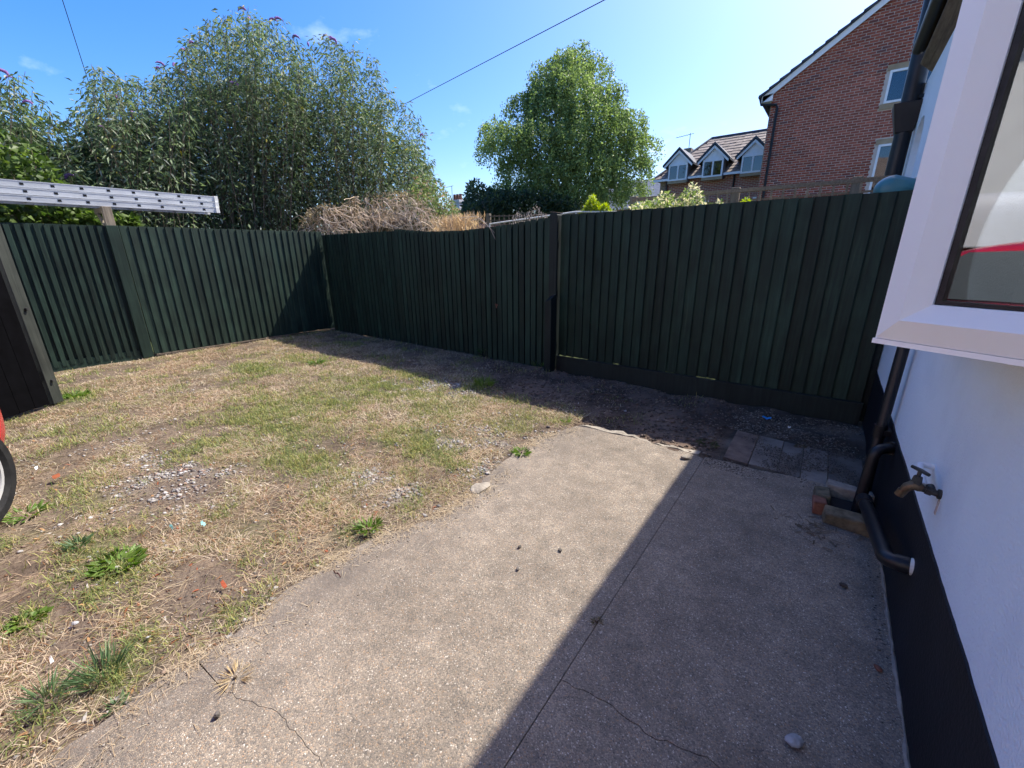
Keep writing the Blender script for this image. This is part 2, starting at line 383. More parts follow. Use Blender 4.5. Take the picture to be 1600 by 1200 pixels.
M['carred'] = simple('red_car_paint', (0.42, 0.008, 0.022), rough=0.22, spec=0.6)
M['carwhite'] = simple('white_van_paint', (0.72, 0.73, 0.74), rough=0.3, spec=0.5)
M['carglass'] = simple('dark_car_glass', (0.05, 0.062, 0.06), rough=0.05, spec=0.7)
M['tyre'] = simple('tyre_rubber', (0.006, 0.006, 0.007), (0.015, 0.015, 0.015), scale=20, rough=0.85)
M['rim'] = simple('silver_alloy_rim', (0.40, 0.40, 0.40), (0.50, 0.50, 0.50), scale=5, rough=0.4, metal=0.2, spec=0.5)
M['lightlens'] = simple('lamp_lens', (0.5, 0.5, 0.52), rough=0.15, spec=0.6)
M['redlens'] = simple('red_lamp_lens', (0.4, 0.005, 0.01), rough=0.15, spec=0.6)
M['cable'] = simple('black_cable', (0.012, 0.012, 0.014), rough=0.7)
# ================================================================== THE GROUND
def vnoise(x, y, s, seed=0):
    """smooth lattice noise 0..1"""
    r = np.random.default_rng(seed + 1000); tab = r.random((256, 256))
    x = np.asarray(x, float) / s + 91.3; y = np.asarray(y, float) / s + 57.7
    xi = np.floor(x).astype(int); yi = np.floor(y).astype(int); fx = x - xi; fy = y - yi
    fx = fx * fx * (3 - 2 * fx); fy = fy * fy * (3 - 2 * fy)
    g = lambda a, b: tab[a % 256, b % 256]
    return (g(xi, yi) * (1 - fx) + g(xi + 1, yi) * fx) * (1 - fy) + (g(xi, yi + 1) * (1 - fx) + g(xi + 1, yi + 1) * fx) * fy
def fbm(x, y, s, seed=0, o=4):
    t = 0; a = 1; n = 0
    for i in range(o):
        t = t + a * vnoise(x, y, s / 2 ** i, seed + i); n += a; a *= 0.55
    return t / n
def blob(x, y, spots):
    m = np.zeros_like(np.asarray(x, float))
    for (px, py, rx, ry) in spots:
        c = on_z(px, py); m = np.maximum(m, np.exp(-(((x - c.x) / rx) ** 2 + ((y - c.y) / ry) ** 2)))
    return m
GREEN = [(430, 650, .75, .40), (590, 605, .9, .35), (500, 630, .6, .35), (330, 690, .35, .25), (160, 885, .26, .12), (110, 900, .15, .10), (50, 965, .12, .08),
         (165, 1060, .10, .10), (210, 1000, .08, .07), (565, 830, .12, .10), (735, 545, .5, .12), (755, 605, .22, .14), (110, 618, .35, .2),
         (830, 650, .28, .12), (640, 585, .5, .15), (130, 765, .3, .15), (490, 560, .5, .2), (480, 720, .5, .18), (700, 720, .25, .12), (650, 690, .5, .2), (400, 575, .5, .25), (800, 665, .2, .12)]
GRAVEL = [(760, 682, .28, .10), (700, 688, .22, .09), (650, 605, .4, .12), (250, 745, .35, .16), (620, 775, .14, .10), (580, 745, .12, .08), (690, 600, .35, .12), (790, 690, .15, .10), (310, 735, .3, .12), (760, 740, .12, .12)]
BARE = [(120, 1000, .22, .12), (300, 940, .22, .10), (420, 880, .15, .12), (380, 930, .15, .1), (60, 1120, .15, .1), (290, 760, .5, .2), (480, 850, .2, .1)]
EDGE_L = [(-1.56, -3.0), (-1.58, -1.2), (-1.587, -.19), (-1.627, .066), (-1.623, .297), (-1.682, .567), (-1.691, .925), (-1.603, 1.181), (-1.50, 1.50), (-1.53, 1.66), (-1.639, 1.934), (-1.652, 2.42), (-1.52, 2.897)]
_ey = np.array([p[1] for p in EDGE_L]); _ex = np.array([p[0] for p in EDGE_L])
XW = 0.423          # house wall face
YB = 4.374          # back fence line
def edge_x(y): return np.interp(y, _ey, _ex) + (fbm(y, y * 0, .12, 5) - .5) * .07
def on_slab(x, y, mrg=0.0): return (x > edge_x(y) - mrg) & (y < 2.93 + mrg)
def soil_mask(x, y):
    a = 1 / (1 + np.exp(-(x + 3.6 + (fbm(x, y, .8, 21) - .5) * 1.6) / .22)) * 1 / (1 + np.exp(-(y - 3.22 - np.clip(-x - 2.2, 0, 2) * .22 + (fbm(x, y, .5, 22) - .5) * .3) / .05))
    b = ((x > -1.55) & (y > 2.9)).astype(float)
    return np.clip(np.maximum(a, b), 0, 1)
def ground_z(x, y):
    z = (fbm(x, y, .9, 1) - .5) * .05 + (fbm(x, y, .16, 2) - .5) * .018 - .012
    s = soil_mask(x, y)
    z = z + s * ((fbm(x, y, .22, 3) - .5) * .075 - .012)
    pav = ((x > -.52) & (y > 2.9) & (y < 3.62))
    z = np.where(pav, np.minimum(z, -.035), z)
    sl = on_slab(x, y, -0.05)
    z = np.where(sl, -.09, z)
    far = (np.abs(x) > 14) | (y > 14) | (y < -6)
    return np.where(far, -.02, z)
def axis_pts(dense0, dense1, step, lo, hi):
    a = list(np.arange(dense0, dense1 + step / 2, step)); s = step; v = a[-1]
    while v < hi: s *= 1.45; v += s; a.append(v)
    s = step; v = a[0]; pre = []
    while v > lo: s *= 1.45; v -= s; pre.append(v)
    return np.array(pre[::-1] + a)
gx = axis_pts(-8.2, .7, .035, -420, 420); gy = axis_pts(-.9, 4.7, .035, -300, 600)
GX, GY = np.meshgrid(gx, gy); gxf, gyf = GX.ravel(), GY.ravel()
gzf = ground_z(gxf, gyf)
def ground_colour(x, y):
    n = fbm(x, y, .5, 11); n2 = fbm(x, y, .07, 12)
    straw = np.array([.17, .127, .09]); straw2 = np.array([.075, .056, .041]); green = np.array([.075, .098, .03]); grav = np.array([.235, .215, .195]); dirt = np.array([.12, .092, .070]); soil = np.array([.17, .122, .092]); soil2 = np.array([.075, .054, .042])
    t = np.clip((n2 - .3) / .4, 0, 1)[:, None]
    c = straw2 * (1 - t) + straw * t
    g = np.clip(blob(x, y, GREEN) * .8 + (n - .62) * 2, 0, .85)[:, None]; c = c * (1 - g) + green * g
    k = np.clip(blob(x, y, GRAVEL) * np.clip((fbm(x, y, .14, 41) - .35) * 4, 0, 1), 0, .8)[:, None]; c = c * (1 - k) + grav * k
    d = np.clip(blob(x, y, BARE) + np.clip((fbm(x, y, .33, 31) - .36) * -4, 0, .8), 0, .9)
    ed = np.exp(-np.clip(edge_x(y) - x, 0, 9) / .10) * ((y < 2.9) & (x < edge_x(y) + .05))
    d = np.maximum(d, ed * .8)[:, None]; c = c * (1 - d) + dirt * d
    s = soil_mask(x, y)[:, None]; sn = np.clip((fbm(x, y, .3, 13) - .35) / .3, 0, 1)[:, None]
    c = c * (1 - s) + (soil2 * (1 - sn) + soil * sn) * s
    gq = ((x > -.45) & (y > 2.9))[:, None]; c = np.where(gq, np.array([.155, .128, .102]) * (.4 + .7 * sn), c)
    far = ((y > YB + .1) | (x < -8.2) | (y < -3))[:, None]
    c = np.where(far, np.array([.07, .085, .035]) * (.7 + .6 * n[:, None]), c)
    return c
nx, ny = len(gx), len(gy)
ii = (np.arange(ny - 1)[:, None] * nx + np.arange(nx - 1)[None, :]).ravel()
ground = raw_mesh('ground', np.c_[gxf, gyf, gzf], np.c_[ii, ii + 1, ii + nx + 1, ii + nx], 4, M['ground'], colors=ground_colour(gxf, gyf), smooth=True)
tag(ground, 'yard ground of dry thatch, bare dirt and dark soil', 'ground', kind='structure')

# ------------------------------------------------ concrete slabs (each cast bay a piece, joints recessed)
concrete = thing('concrete_path', (-.6, 0, 0), 'worn exposed aggregate concrete path along the white house wall', 'path')
concrete["kind"] = "structure"
def jag(pts, n=7, a=.006):
    out = [pts[0]]
    for p, q in zip(pts[:-1], pts[1:]):
        for i in range(1, n + 1):
            t = i / n; w = a if i < n else 0; out.append((p[0] + (q[0] - p[0]) * t + random.uniform(-w, w) * .5, p[1] + (q[1] - p[1]) * t + random.uniform(-w, w)))
    return out
def slab_piece(name, poly, mat, top=0.0, drop=.12):
    b = MB(); b.prism(poly, 2, -drop, top); return b.build(name, mat, concrete, bevel=.0013)
CRACK = [(-1.64, .20), (-1.402, .219), (-1.30, .255), (-1.198, .293), (-1.07, .30), (-.946, .305), (-.80, .262), (-.66, .30), (-.5085, .27)]
CRACK = jag(CRACK)
ys = np.arange(.24, 2.93, .045)
left_far = [(float(edge_x(v)), float(v)) for v in ys]
kerb_y = lambda x: 2.925 + .018 * math.sin(x * 5.1) + .01 * math.sin(x * 17)
poly = [(float(edge_x(.205)), .206)] + [(p[0], p[1] + .0004) for p in CRACK[7:]] + [(-.5085, 1.0), (-.508, 2.0), (-.5085, 2.90)] + [(x, kerb_y(x)) for x in np.arange(-.56, -1.5, -.08)] + left_far[::-1]
slab_piece('slab', poly, M['concrete'])
ys = np.arange(-3.0, .19, .06)
poly = [(p[0], p[1] - .0004) for p in CRACK[7:]][::-1] + [(float(edge_x(.205)), .2015)] + [(float(edge_x(v)), float(v)) for v in ys[::-1]] + [(-.5085, -3.0)]
slab_piece('slab', poly, M['concrete'])
J1 = [(-.5062, .93), (-.33, .955), (-.2, .94), (-.05, .985), (.12, .97), (.30, 1.0), (XW - .004, 1.0)]
J2 = [(-.5062, 1.72), (-.36, 1.70), (-.18, 1.735), (.02, 1.69), (.2, 1.71), (XW - .004, 1.68)]
J3 = [(-.5062, 2.935), (-.35, 2.955), (-.2, 2.945), (0, 2.985), (.2, 2.99), (XW - .004, 3.0)]
J1, J2 = jag(J1), jag(J2)
def bay(j0, j1): return [(x, y + .0007) for x, y in j0] + [(x, y - .0007) for x, y in j1][::-1]
slab_piece('slab', bay([(-.5062, -3.0), (XW - .004, -3.0)], J1), M['concrete_worn'], top=-.001)
slab_piece('slab', bay(J1, J2), M['concrete_worn'], top=.0005)
slab_piece('slab', bay(J2, J3), M['concrete_worn'], top=-.001)

# paving slabs between path and fence
paving = thing('paving', (0, 3.3, 0), 'small old paving slabs laid between the path and the green fence', 'paving')
paving["kind"] = "structure"
xs_j = [-.405, -.245, -.075, .055, .20, .39]
for i in range(5):
    for j, (y0, y1) in enumerate(((3.03, 3.60),)):
        b = MB(); x0, x1 = xs_j[i] + .002, xs_j[i + 1] - .002; sk = .02 * (i - 2)
        zt = -.008 + random.uniform(-.002, .002)
        zt = min(zt, -.007); b.prism([(x0, y0 - .008 * i), (x1, y0 - .008 * (i + 1)), (x1 - .006, y1 - .012 * (i + 1)), (x0 - .006, y1 - .012 * i)], 2, -.06, zt)
        b.build('paving_slab', M['paver_red'] if i < 1 else M['paver'], paving, bevel=.003)
# kerb strip on the edge of the soil bed
kb = MB()
xs = np.arange(-1.50, -.52, .05)
top = []
for i, x in enumerate(xs):
    y0 = kerb_y(x) + .006; w = .05 + .018 * math.sin(x * 9) + .012 * math.sin(x * 31) + random.uniform(-.015, .015); top.append((x, y0, y0 + w, .004 + random.uniform(-.010, .007)))
for a, c in zip(top[:-1], top[1:]):
    kb.hexa([(a[0], a[1], -.08), (c[0], c[1], -.08), (c[0], c[2], -.08), (a[0], a[2], -.08), (a[0], a[1], a[3]), (c[0], c[1], c[3]), (c[0], c[2], c[3] - .008), (a[0], a[2], a[3] - .008)])
import bmesh
kerb_o = kb.build('kerb', M['kerb']); tag(kerb_o, 'broken pale concrete edging between path and dark soil bed', 'kerb', kind='structure')

# ------------------------------------------------ grass, weeds and gravel that nobody could count
def blades(n, xy, az, lean, length, width, col, curve=.35, zfix=None):
    x, y = xy[:, 0], xy[:, 1]; z = ground_z(x, y) if zfix is None else np.full(n, zfix)
    b = np.c_[x, y, z]; d = np.c_[np.cos(az), np.sin(az), np.zeros(n)]; s = np.c_[-np.sin(az), np.cos(az), np.zeros(n)] * (width / 2)[:, None]
    up = np.array([0, 0, 1.0])
    hor = np.sin(lean) * length; ver = np.cos(lean) * length
    mid = b + d * (hor * .45)[:, None] + up * (ver * .62)[:, None]
    tip = b + d * hor[:, None] + up * (ver * (1 - curve * np.sin(lean)))[:, None]
    V = np.stack([b - s, b + s, mid - s * .8, mid + s * .8, tip], 1).reshape(-1, 3); V[:, 2] += .001
    i = np.arange(n) * 5
    F = np.stack([np.c_[i, i + 1, i + 2], np.c_[i + 1, i + 3, i + 2], np.c_[i + 2, i + 3, i + 4]], 1).reshape(-1, 3)
    C = np.repeat(col, 5, axis=0)
    return V, F, C
def scatter(n, accept, x0, x1, y0, y1):
    out = []; c = 0
    while c < n:
        p = np.c_[RNG.uniform(x0, x1, n * 3), RNG.uniform(y0, y1, n * 3)]; k = RNG.random(len(p)) < accept(p[:, 0], p[:, 1]); out.append(p[k]); c += k.sum()
    return np.concatenate(out)[:n]
def in_yard(x, y): return (~on_slab(x, y, 0.02)) & (y < YB - .06) & (x > -7.75) & (x < .2)
def near_w(x, y): return 1 / (1 + ((x * x + y * y) / 7.0))      # denser close to the camera so each blade can be thin
# dry straw
def acc_dry(x, y):
    m = in_yard(x, y) * (.25 + .75 * near_w(x, y)) * np.clip(1.1 - 1.1 * blob(x, y, BARE) - .55 * blob(x, y, GRAVEL), .05, 1) * (1 - .96 * soil_mask(x, y))
    ex = np.clip((edge_x(y) - x) / .16, .12, 1); return m * np.where(y < 2.95, ex, 1) * np.clip(.1 + (fbm(x, y, .33, 31) - .36) * 4.2, .06, 1)
n = 165000; p = scatter(n, acc_dry, -7.8, -1.4, -.9, 4.3)
dist = np.hypot(p[:, 0], p[:, 1])
tone = RNG.random(n)
c = np.array([.37, .285, .19])[None] * (1 - tone[:, None]) + np.array([.66, .565, .425])[None] * tone[:, None]
br = RNG.random(n) < .22; c[br] = np.array([.24, .135, .065]) * (.7 + .6 * RNG.random((br.sum(), 1)))
pt = np.clip((fbm(p[:, 0], p[:, 1], .55, 51) - .42) * 4, 0, 1)[:, None]; c = c * (1 - .45 * pt) + c * np.array([.78, .60, .50]) * .45 * pt
dk = np.clip((fbm(p[:, 0], p[:, 1], .22, 52) - .5) * 4, 0, 1)[:, None]; c = c * (1 - .35 * dk)
tg = RNG.random(n) < .12 + .25 * np.clip((fbm(p[:, 0], p[:, 1], .4, 53) - .5) * 5, 0, 1); c[tg] = np.array([.22, .22, .075])
V, F, C = blades(n, p, RNG.uniform(0, 6.283, n), np.clip(RNG.normal(1.32, .2, n), .1, 1.53), RNG.uniform(.018, .068, n) * (1 + (RNG.random(n) < .06) * 1.1), RNG.uniform(.0009, .0021, n) * (1 + dist * .2), c)
o = raw_mesh('dry_grass', V, F, 3, M['grassblade'], colors=C); tag(o, 'dry straw-coloured grass covering the yard', 'grass', kind='stuff')
# long loose straw near the path
n = 2600; p = scatter(n, lambda x, y: in_yard(x, y) * near_w(x, y) ** 1.5 * np.clip((fbm(x, y, .3, 54) - .4) * 4, .05, 1), -4.5, -1.5, -.8, 1.8)
tone = RNG.random((n, 1)); c = np.array([.42, .32, .18]) * (1 - tone) + np.array([.60, .50, .33]) * tone
V, F, C = blades(n, p, RNG.normal(.6, .9, n), np.clip(RNG.normal(1.45, .08, n), 1.1, 1.55), RNG.uniform(.07, .17, n), RNG.uniform(.0011, .0021, n), c)
o = raw_mesh('loose_straw', V, F, 3, M['grassblade'], colors=C); tag(o, 'long loose straw stems lying near the path edge', 'straw', kind='stuff')
# straw, grit and dead leaf bits that spill over the broken edge of the path
def edge_band(x, y, w): return np.exp(-np.clip(x - edge_x(y), 0, 9) / w) * (x > edge_x(y) - .03) * (y < 2.85) * np.clip((fbm(x, y, .13, 56) - .45) * 7, 0, 1)
n = 2600; p = scatter(n, lambda x, y: edge_band(x, y, .05), -1.8, -1.0, -.8, 2.9)
tone = RNG.random((n, 1)); c = np.array([.34, .25, .15]) * (1 - tone) + np.array([.60, .50, .35]) * tone
V, F, C = blades(n, p, RNG.uniform(0, 6.283, n), np.clip(RNG.normal(1.42, .12, n), .9, 1.56), RNG.uniform(.02, .08, n), RNG.uniform(.0009, .002, n), c, zfix=.001)
o = raw_mesh('edge_straw', V, F, 3, M['grassblade'], colors=C); tag(o, 'dry straw spilling over the edge of the path', 'straw', kind='stuff')
n = 1500; p = scatter(n, lambda x, y: in_yard(x, y) * (.15 + near_w(x, y)) * (1 - soil_mask(x, y)), -7.2, -1.5, -.8, 3.6)
c = np.array([(.30, .10, .05), (.22, .12, .06), (.12, .08, .06), (.42, .24, .11), (.45, .42, .38)])[RNG.integers(0, 5, n)]
V, F, C = blades(n, p, RNG.uniform(0, 6.283, n), np.clip(RNG.normal(1.25, .2, n), .4, 1.5), RNG.uniform(.012, .038, n), RNG.uniform(.005, .013, n), c)
o = raw_mesh('dead_leaf_bits', V, F, 3, M['grassblade'], colors=C); tag(o, 'small brown dead leaf bits strewn in the dry grass', 'leaf litter', kind='stuff')
# green grass
def acc_green(x, y):
    g = np.clip(blob(x, y, GREEN) * 1.1 - .12, 0, 1) + np.clip((fbm(x, y, .28, 33) - .54) * 3, 0, .42)
    return in_yard(x, y) * (.3 + .7 * near_w(x, y)) * g * (1 - .85 * soil_mask(x, y)) * np.clip(.15 + (fbm(x, y, .11, 34) - .35) * 3, .05, 1)
n = 52000; p = scatter(n, acc_green, -7.7, -.8, -.6, 4.3)
dist = np.hypot(p[:, 0], p[:, 1]); tone = RNG.random((n, 1))
c = np.array([.08, .115, .035]) * (1 - tone) + np.array([.215, .255, .085]) * tone
yl = RNG.random(n) < .38; c[yl] = np.array([.33, .31, .11])
V, F, C = blades(n, p, RNG.uniform(0, 6.283, n), np.clip(RNG.normal(.85, .35, n), .05, 1.45), RNG.uniform(.02, .07, n), RNG.uniform(.0012, .0028, n) * (1 + dist * .18), c)
o = raw_mesh('green_grass', V, F, 3, M['grassblade'], colors=C); tag(o, 'patches of live green grass growing through the dry thatch', 'grass', kind='stuff')
# gravel and soil crumbs
def pebbles(name, n, acc, box, r0, r1, cols, label, kind='stuff', zfix=None):
    p = scatter(n, acc, *box); r = RNG.uniform(r0, r1, n) * (.6 + .8 * RNG.random(n)); z = ground_z(p[:, 0], p[:, 1]) if zfix is None else np.full(n, zfix)
    base = np.array([(1, 0, 0), (-1, 0, 0), (0, 1, 0), (0, -1, 0), (0, 0, 1), (0, 0, -1), (.6, .6, .55), (-.6, -.6, .5)], float)[:6]
    V = base[None] * r[:, None, None] * (1 + RNG.uniform(-.4, .4, (n, 6, 3))); V[:, :, 2] *= .6
    a = RNG.uniform(0, 6.28, n); ca, sa = np.cos(a)[:, None], np.sin(a)[:, None]
    X = V[:, :, 0] * ca - V[:, :, 1] * sa; Y = V[:, :, 0] * sa + V[:, :, 1] * ca
    V = np.stack([X + p[:, 0:1], Y + p[:, 1:2], V[:, :, 2] + z[:, None] + r[:, None] * .25], 2).reshape(-1, 3)
    f = np.array([(0, 2, 4), (2, 1, 4), (1, 3, 4), (3, 0, 4), (2, 0, 5), (1, 2, 5), (3, 1, 5), (0, 3, 5)])
    F = (f[None] + (np.arange(n) * 6)[:, None, None]).reshape(-1, 3)
    cc = np.array(cols)[RNG.integers(0, len(cols), n)] * (.7 + .6 * RNG.random((n, 1)))
    o = raw_mesh(name, V, F, 3, M['gravel'], colors=np.repeat(cc, 6, axis=0)); tag(o, label, name.replace('_', ' '), kind=kind); return o
pebbles('gravel', 3800, lambda x, y: in_yard(x, y) * np.clip(blob(x, y, GRAVEL) ** .5 - .10 + .16 * np.clip((fbm(x, y, .6, 42) - .5) * 6, 0, 1) + .3 * np.exp(-np.abs(edge_x(y) - x) / .14) * (y < 2.9), 0, 1) * np.clip((fbm(x, y, .14, 41) - .46) * 6, .04, 1) * (.4 + near_w(x, y)), (-7, -1.3, -.4, 3.6), .004, .014, [(.30, .285, .27), (.21, .20, .19), (.36, .34, .32), (.15, .13, .12), (.24, .17, .13)], 'loose grey gravel showing through the thin grass')
pebbles('dirt_crumbs', 5200, lambda x, y: in_yard(x, y) * np.clip(blob(x, y, BARE) * .6 + .05 + np.exp(-np.abs(edge_x(y) - x) / .08) * (y < 2.9), 0, 1), (-6, -1.3, -.8, 3.0), .002, .007, [(.14, .11, .09), (.10, .085, .07), (.25, .22, .19), (.22, .12, .07)], 'small crumbs of dirt and chippings along the path edge')
pebbles('soil_clods', 3600, lambda x, y: in_yard(x, y) * soil_mask(x, y) * (x < -.5), (-4.5, -.5, 2.95, 4.3), .004, .017, [(.15, .11, .085), (.11, .08, .062), (.18, .135, .105), (.09, .068, .052)], 'dark crumbly soil clods in the bed by the fence')
pebbles('path_grit', 2600, lambda x, y: edge_band(x, y, .07), (-1.8, -1.0, -.8, 2.9), .0012, .0045, [(.12, .10, .085), (.18, .155, .13), (.28, .25, .22), (.09, .075, .06)], 'dark grit washed onto the edge of the path', zfix=.0)
def acc_lit(x, y): return ((x > -.5) & (x < XW - .02) & (y > 3.62) & (y < YB - .1)) * .6 + (np.abs(x - (XW - .05)) < .05) * ((y > .4) & (y < 3.0)) * .25
pebbles('soil_crumbs', 2600, lambda x, y: acc_lit(x, y) * (y > 3.5) * np.clip((fbm(x, y, .15, 63) - .38) * 5, .05, 1), (-.5, XW, 3.5, 4.3), .002, .009, [(.13, .105, .085), (.09, .072, .058), (.18, .15, .12), (.22, .20, .17)], 'soil crumbs and grit at the foot of the right fence panel')
pebbles('dirt_scatter', 5200, lambda x, y: np.clip((fbm(x, y, .2, 61) - .42) * 5, 0, 1) * ((x > -.5) & (x < XW - .015) & (y > 2.8) & (y < 3.62)) + .12 * (np.abs(x - (XW - .03)) < .03) * ((y > .5) & (y < 2.8)), (-.5, XW, .5, 3.62), .0015, .005, [(.11, .092, .076), (.08, .067, .056), (.15, .125, .10)], 'dark dirt crumbs scattered over the paving and along the plinth', zfix=-.002)
# ================================================================== FENCES
def wedge_mesh(name, w, h, thick, thin, mat, flip=False):
    """feather-edge board, thick edge at x=0, front towards -y"""
    b = MB(); e = .004
    p = [(0, -.012), (0, -.012 - thick + e * .5), (e, -.012 - thick), (w, -.002 - thin), (w, -.002)]
    if flip: p = [(w - x, y - (.0035 if y < -.0075 else 0)) for x, y in p]
    b.prism(p, 2, 0, h); me = b.mesh(name); me.materials.append(mat); return me
def flat_mesh(name, w, h, t, mat, y0=0.0):
    b = MB(); e = .003
    b.prism([(0, y0), (0, y0 - t + e), (e, y0 - t), (w - e, y0 - t), (w, y0 - t + e), (w, y0)], 2, 0, h); me = b.mesh(name); me.materials.append(mat); return me
def run_frame(p0, p1):
    p0, p1 = Vector(p0), Vector(p1); t = (p1 - p0).normalized(); return p0, t, (p1 - p0).length, math.atan2(t.y, t.x), Vector((-t.y, t.x, 0))
def boards(parent, me, p0, p1, pitch, z0, jitter=.004, name='board', zf=None, h=1.8):
    p0, t, L, a, yv = run_frame(p0, p1); n = int(round(L / pitch)); pitch = L / n; out = []
    for i in range(n):
        s = (i + .5) * pitch
        zs = 1.0 if zf is None else (zf(s) - z0) / h
        o = put(name, me, parent, p0 + t * (i * pitch + random.uniform(-.003, .003)) + Vector((0, 0, z0 + random.uniform(-jitter, jitter))) + yv * random.uniform(-.0015, .0015),
                rot=(random.uniform(-.002, .002), random.uniform(-.0035, .0035), a + random.uniform(-.012, .012)), scale=(1, 1, zs))
        out.append(o)
    return out
def rails(parent, p0, p1, zs, mat, off=.03, w=.05, hgt=.08):
    p0, t, L, a, yv = run_frame(p0, p1)
    for z in zs:
        b = MB(); b.bar(p0 + yv * off + Vector((0, 0, z)), p0 + t * L + yv * off + Vector((0, 0, z)), w, hgt); b.build('rail', mat, parent)

# ---- left boundary fence, in the sun
LF0, LF1 = Vector((-7.95, -1.1, 0)), Vector((-7.70, 4.36, 0))
def LF(y): return LF0 + (LF1 - LF0) * ((y - LF0.y) / (LF1.y - LF0.y))
left_fence = thing('left_fence', LF(1.5), 'sunlit dark green board fence under the aluminium ladder', 'fence')
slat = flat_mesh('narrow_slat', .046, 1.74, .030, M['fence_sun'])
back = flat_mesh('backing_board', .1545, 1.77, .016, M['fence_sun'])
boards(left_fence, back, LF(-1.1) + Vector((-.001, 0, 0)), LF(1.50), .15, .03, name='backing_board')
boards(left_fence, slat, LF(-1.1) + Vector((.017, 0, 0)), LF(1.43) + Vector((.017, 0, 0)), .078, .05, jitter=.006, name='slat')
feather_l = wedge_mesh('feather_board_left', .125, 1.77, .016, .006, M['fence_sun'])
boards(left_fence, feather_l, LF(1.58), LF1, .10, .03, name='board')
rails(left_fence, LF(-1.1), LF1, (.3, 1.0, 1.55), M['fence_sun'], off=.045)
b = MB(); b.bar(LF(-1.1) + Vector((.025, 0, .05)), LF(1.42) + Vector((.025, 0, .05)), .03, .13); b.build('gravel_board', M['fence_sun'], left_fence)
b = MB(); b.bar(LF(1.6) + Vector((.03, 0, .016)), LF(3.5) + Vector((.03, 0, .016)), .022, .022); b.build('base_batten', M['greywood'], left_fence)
for y, top in ((1.50, 2.035), (-.95, 2.035)):
    b = MB(); q = LF(y); b.box((q.x + .018, y, .9), (.10, .125, 1.8)); pst = b.build('post', M['fence_sun'], left_fence, bevel=.006)
    b = MB(); b.box((q.x + .012, y, (1.80 + top) / 2), (.085, .095, top - 1.80)); WL[pst.name] = wloc(left_fence); b.build('post_extension', M['rawwood'], pst, bevel=.004)
    b = MB(); b.bar((q.x - .03, y, top - .035), (q.x - .56, y, top - .035), .05, .07); b.build('bracket_arm', M['rawwood'], pst, bevel=.003)
    b = MB(); b.bar((q.x - .03, y - .03, top - .30), (q.x - .34, y - .03, top - .07), .03, .04); b.build('bracket_strut', M['rawwood'], pst, bevel=.003)

# ---- ladder on the brackets: three nested sections
ladder = thing('ladder', (-8.1, 1.0, 2.0), 'triple section aluminium ladder lying on brackets above the left fence', 'ladder')
Y0, Y1 = -2.9, 2.80
for k in range(3):
    zc = 2.035 + .037 + k * .082; xa = LF(1.5).x + .035 - k * .022; xb = xa - .40 + k * .045
    y1 = Y1 - .04 * (2 - k) * .3
    for xx, sg in ((xa, 1), (xb, -1)):
        b = MB()      # C-profile stile
        b.box((xx, (Y0 + y1) / 2, zc), (.006, y1 - Y0, .074)); b.box((xx - sg * .0135, (Y0 + y1) / 2, zc + .0355), (.021, y1 - Y0, .004)); b.box((xx - sg * .0135, (Y0 + y1) / 2, zc - .0355), (.021, y1 - Y0, .004))
        b.box((xx + sg * .0045, (Y0 + y1) / 2, zc - .0315), (.003, y1 - Y0, .011)); b.box((xx + sg * .0045, (Y0 + y1) / 2, zc + .0315), (.003, y1 - Y0, .011))
        st = b.build('stile', M['alu'], ladder)
        b = MB(); b.box((xx, y1 + .018, zc), (.036, .05, .080)); b.build('end_cap', M['plastic_pale'], st, bevel=.004)
    yy = y1 - .16 - k * .02
    while yy > Y0 + .1:
        b = MB(); hx = .5 * .0000; b.tube([(xa - .004, yy, zc), (xb + .004, yy, zc)], .0155, 6); b.build('rung', M['alu'], ladder)
        b = MB(); b.box((xa + .0036, yy, zc), (.003, .034, .027)); b.build('rung_socket', M['alu_dark'], ladder)
        yy -= .255

# ---- back fence: corner panel, slatted gate with dipped top, post, right panel
corner_panel = thing('corner_fence_panel', (-6.6, YB, 0), 'dark green feather-edge fence panel in the shaded corner left of the slatted section', 'fence')
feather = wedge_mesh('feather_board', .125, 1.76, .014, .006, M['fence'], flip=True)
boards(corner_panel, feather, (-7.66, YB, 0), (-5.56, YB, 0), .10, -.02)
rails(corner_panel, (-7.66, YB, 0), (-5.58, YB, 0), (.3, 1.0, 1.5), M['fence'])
gate = thing('slatted_gate', (-4.1, YB, 0), 'dark green slatted gate section with dipped top in the back fence', 'gate')
GZX = [-5.56, -5.15, -4.79, -4.16, -3.38, -2.7]; GZ = [1.765, 1.728, 1.705, 1.688, 1.728, 1.785]
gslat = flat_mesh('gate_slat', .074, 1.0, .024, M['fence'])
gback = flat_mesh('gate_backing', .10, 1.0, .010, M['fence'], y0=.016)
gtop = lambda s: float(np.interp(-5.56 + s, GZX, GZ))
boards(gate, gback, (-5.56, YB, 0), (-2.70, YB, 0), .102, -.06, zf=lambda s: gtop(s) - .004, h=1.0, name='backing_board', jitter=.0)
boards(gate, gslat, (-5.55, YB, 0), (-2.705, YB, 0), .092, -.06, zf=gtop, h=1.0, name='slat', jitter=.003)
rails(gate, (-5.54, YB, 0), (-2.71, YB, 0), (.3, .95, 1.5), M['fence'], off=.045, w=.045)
hq = on_y(775, 476, YB - .026)
b = MB()
for dx, dz, s in ((0, 0, .012), (.022, -.004, .009), (.008, -.03, .010)):
    b.box((hq.x + dx, YB - .0275, hq.z + dz), (s * 1.3, .006, s * 2.2), rot=(0, .4 * dx * 30, 0))
b.build('splintered_latch_hole', M['brickred'], gate)
b = MB(); b.box((hq.x + .01, YB - .0262, hq.z - .022), (.022, .004, .07)); b.build('latch_slot', M['alu_dark'], gate)
mid_post = thing('fence_post', (-2.64, YB - .02, 0), 'tall dark green post with rounded cap between slatted gate and right fence panel', 'post')
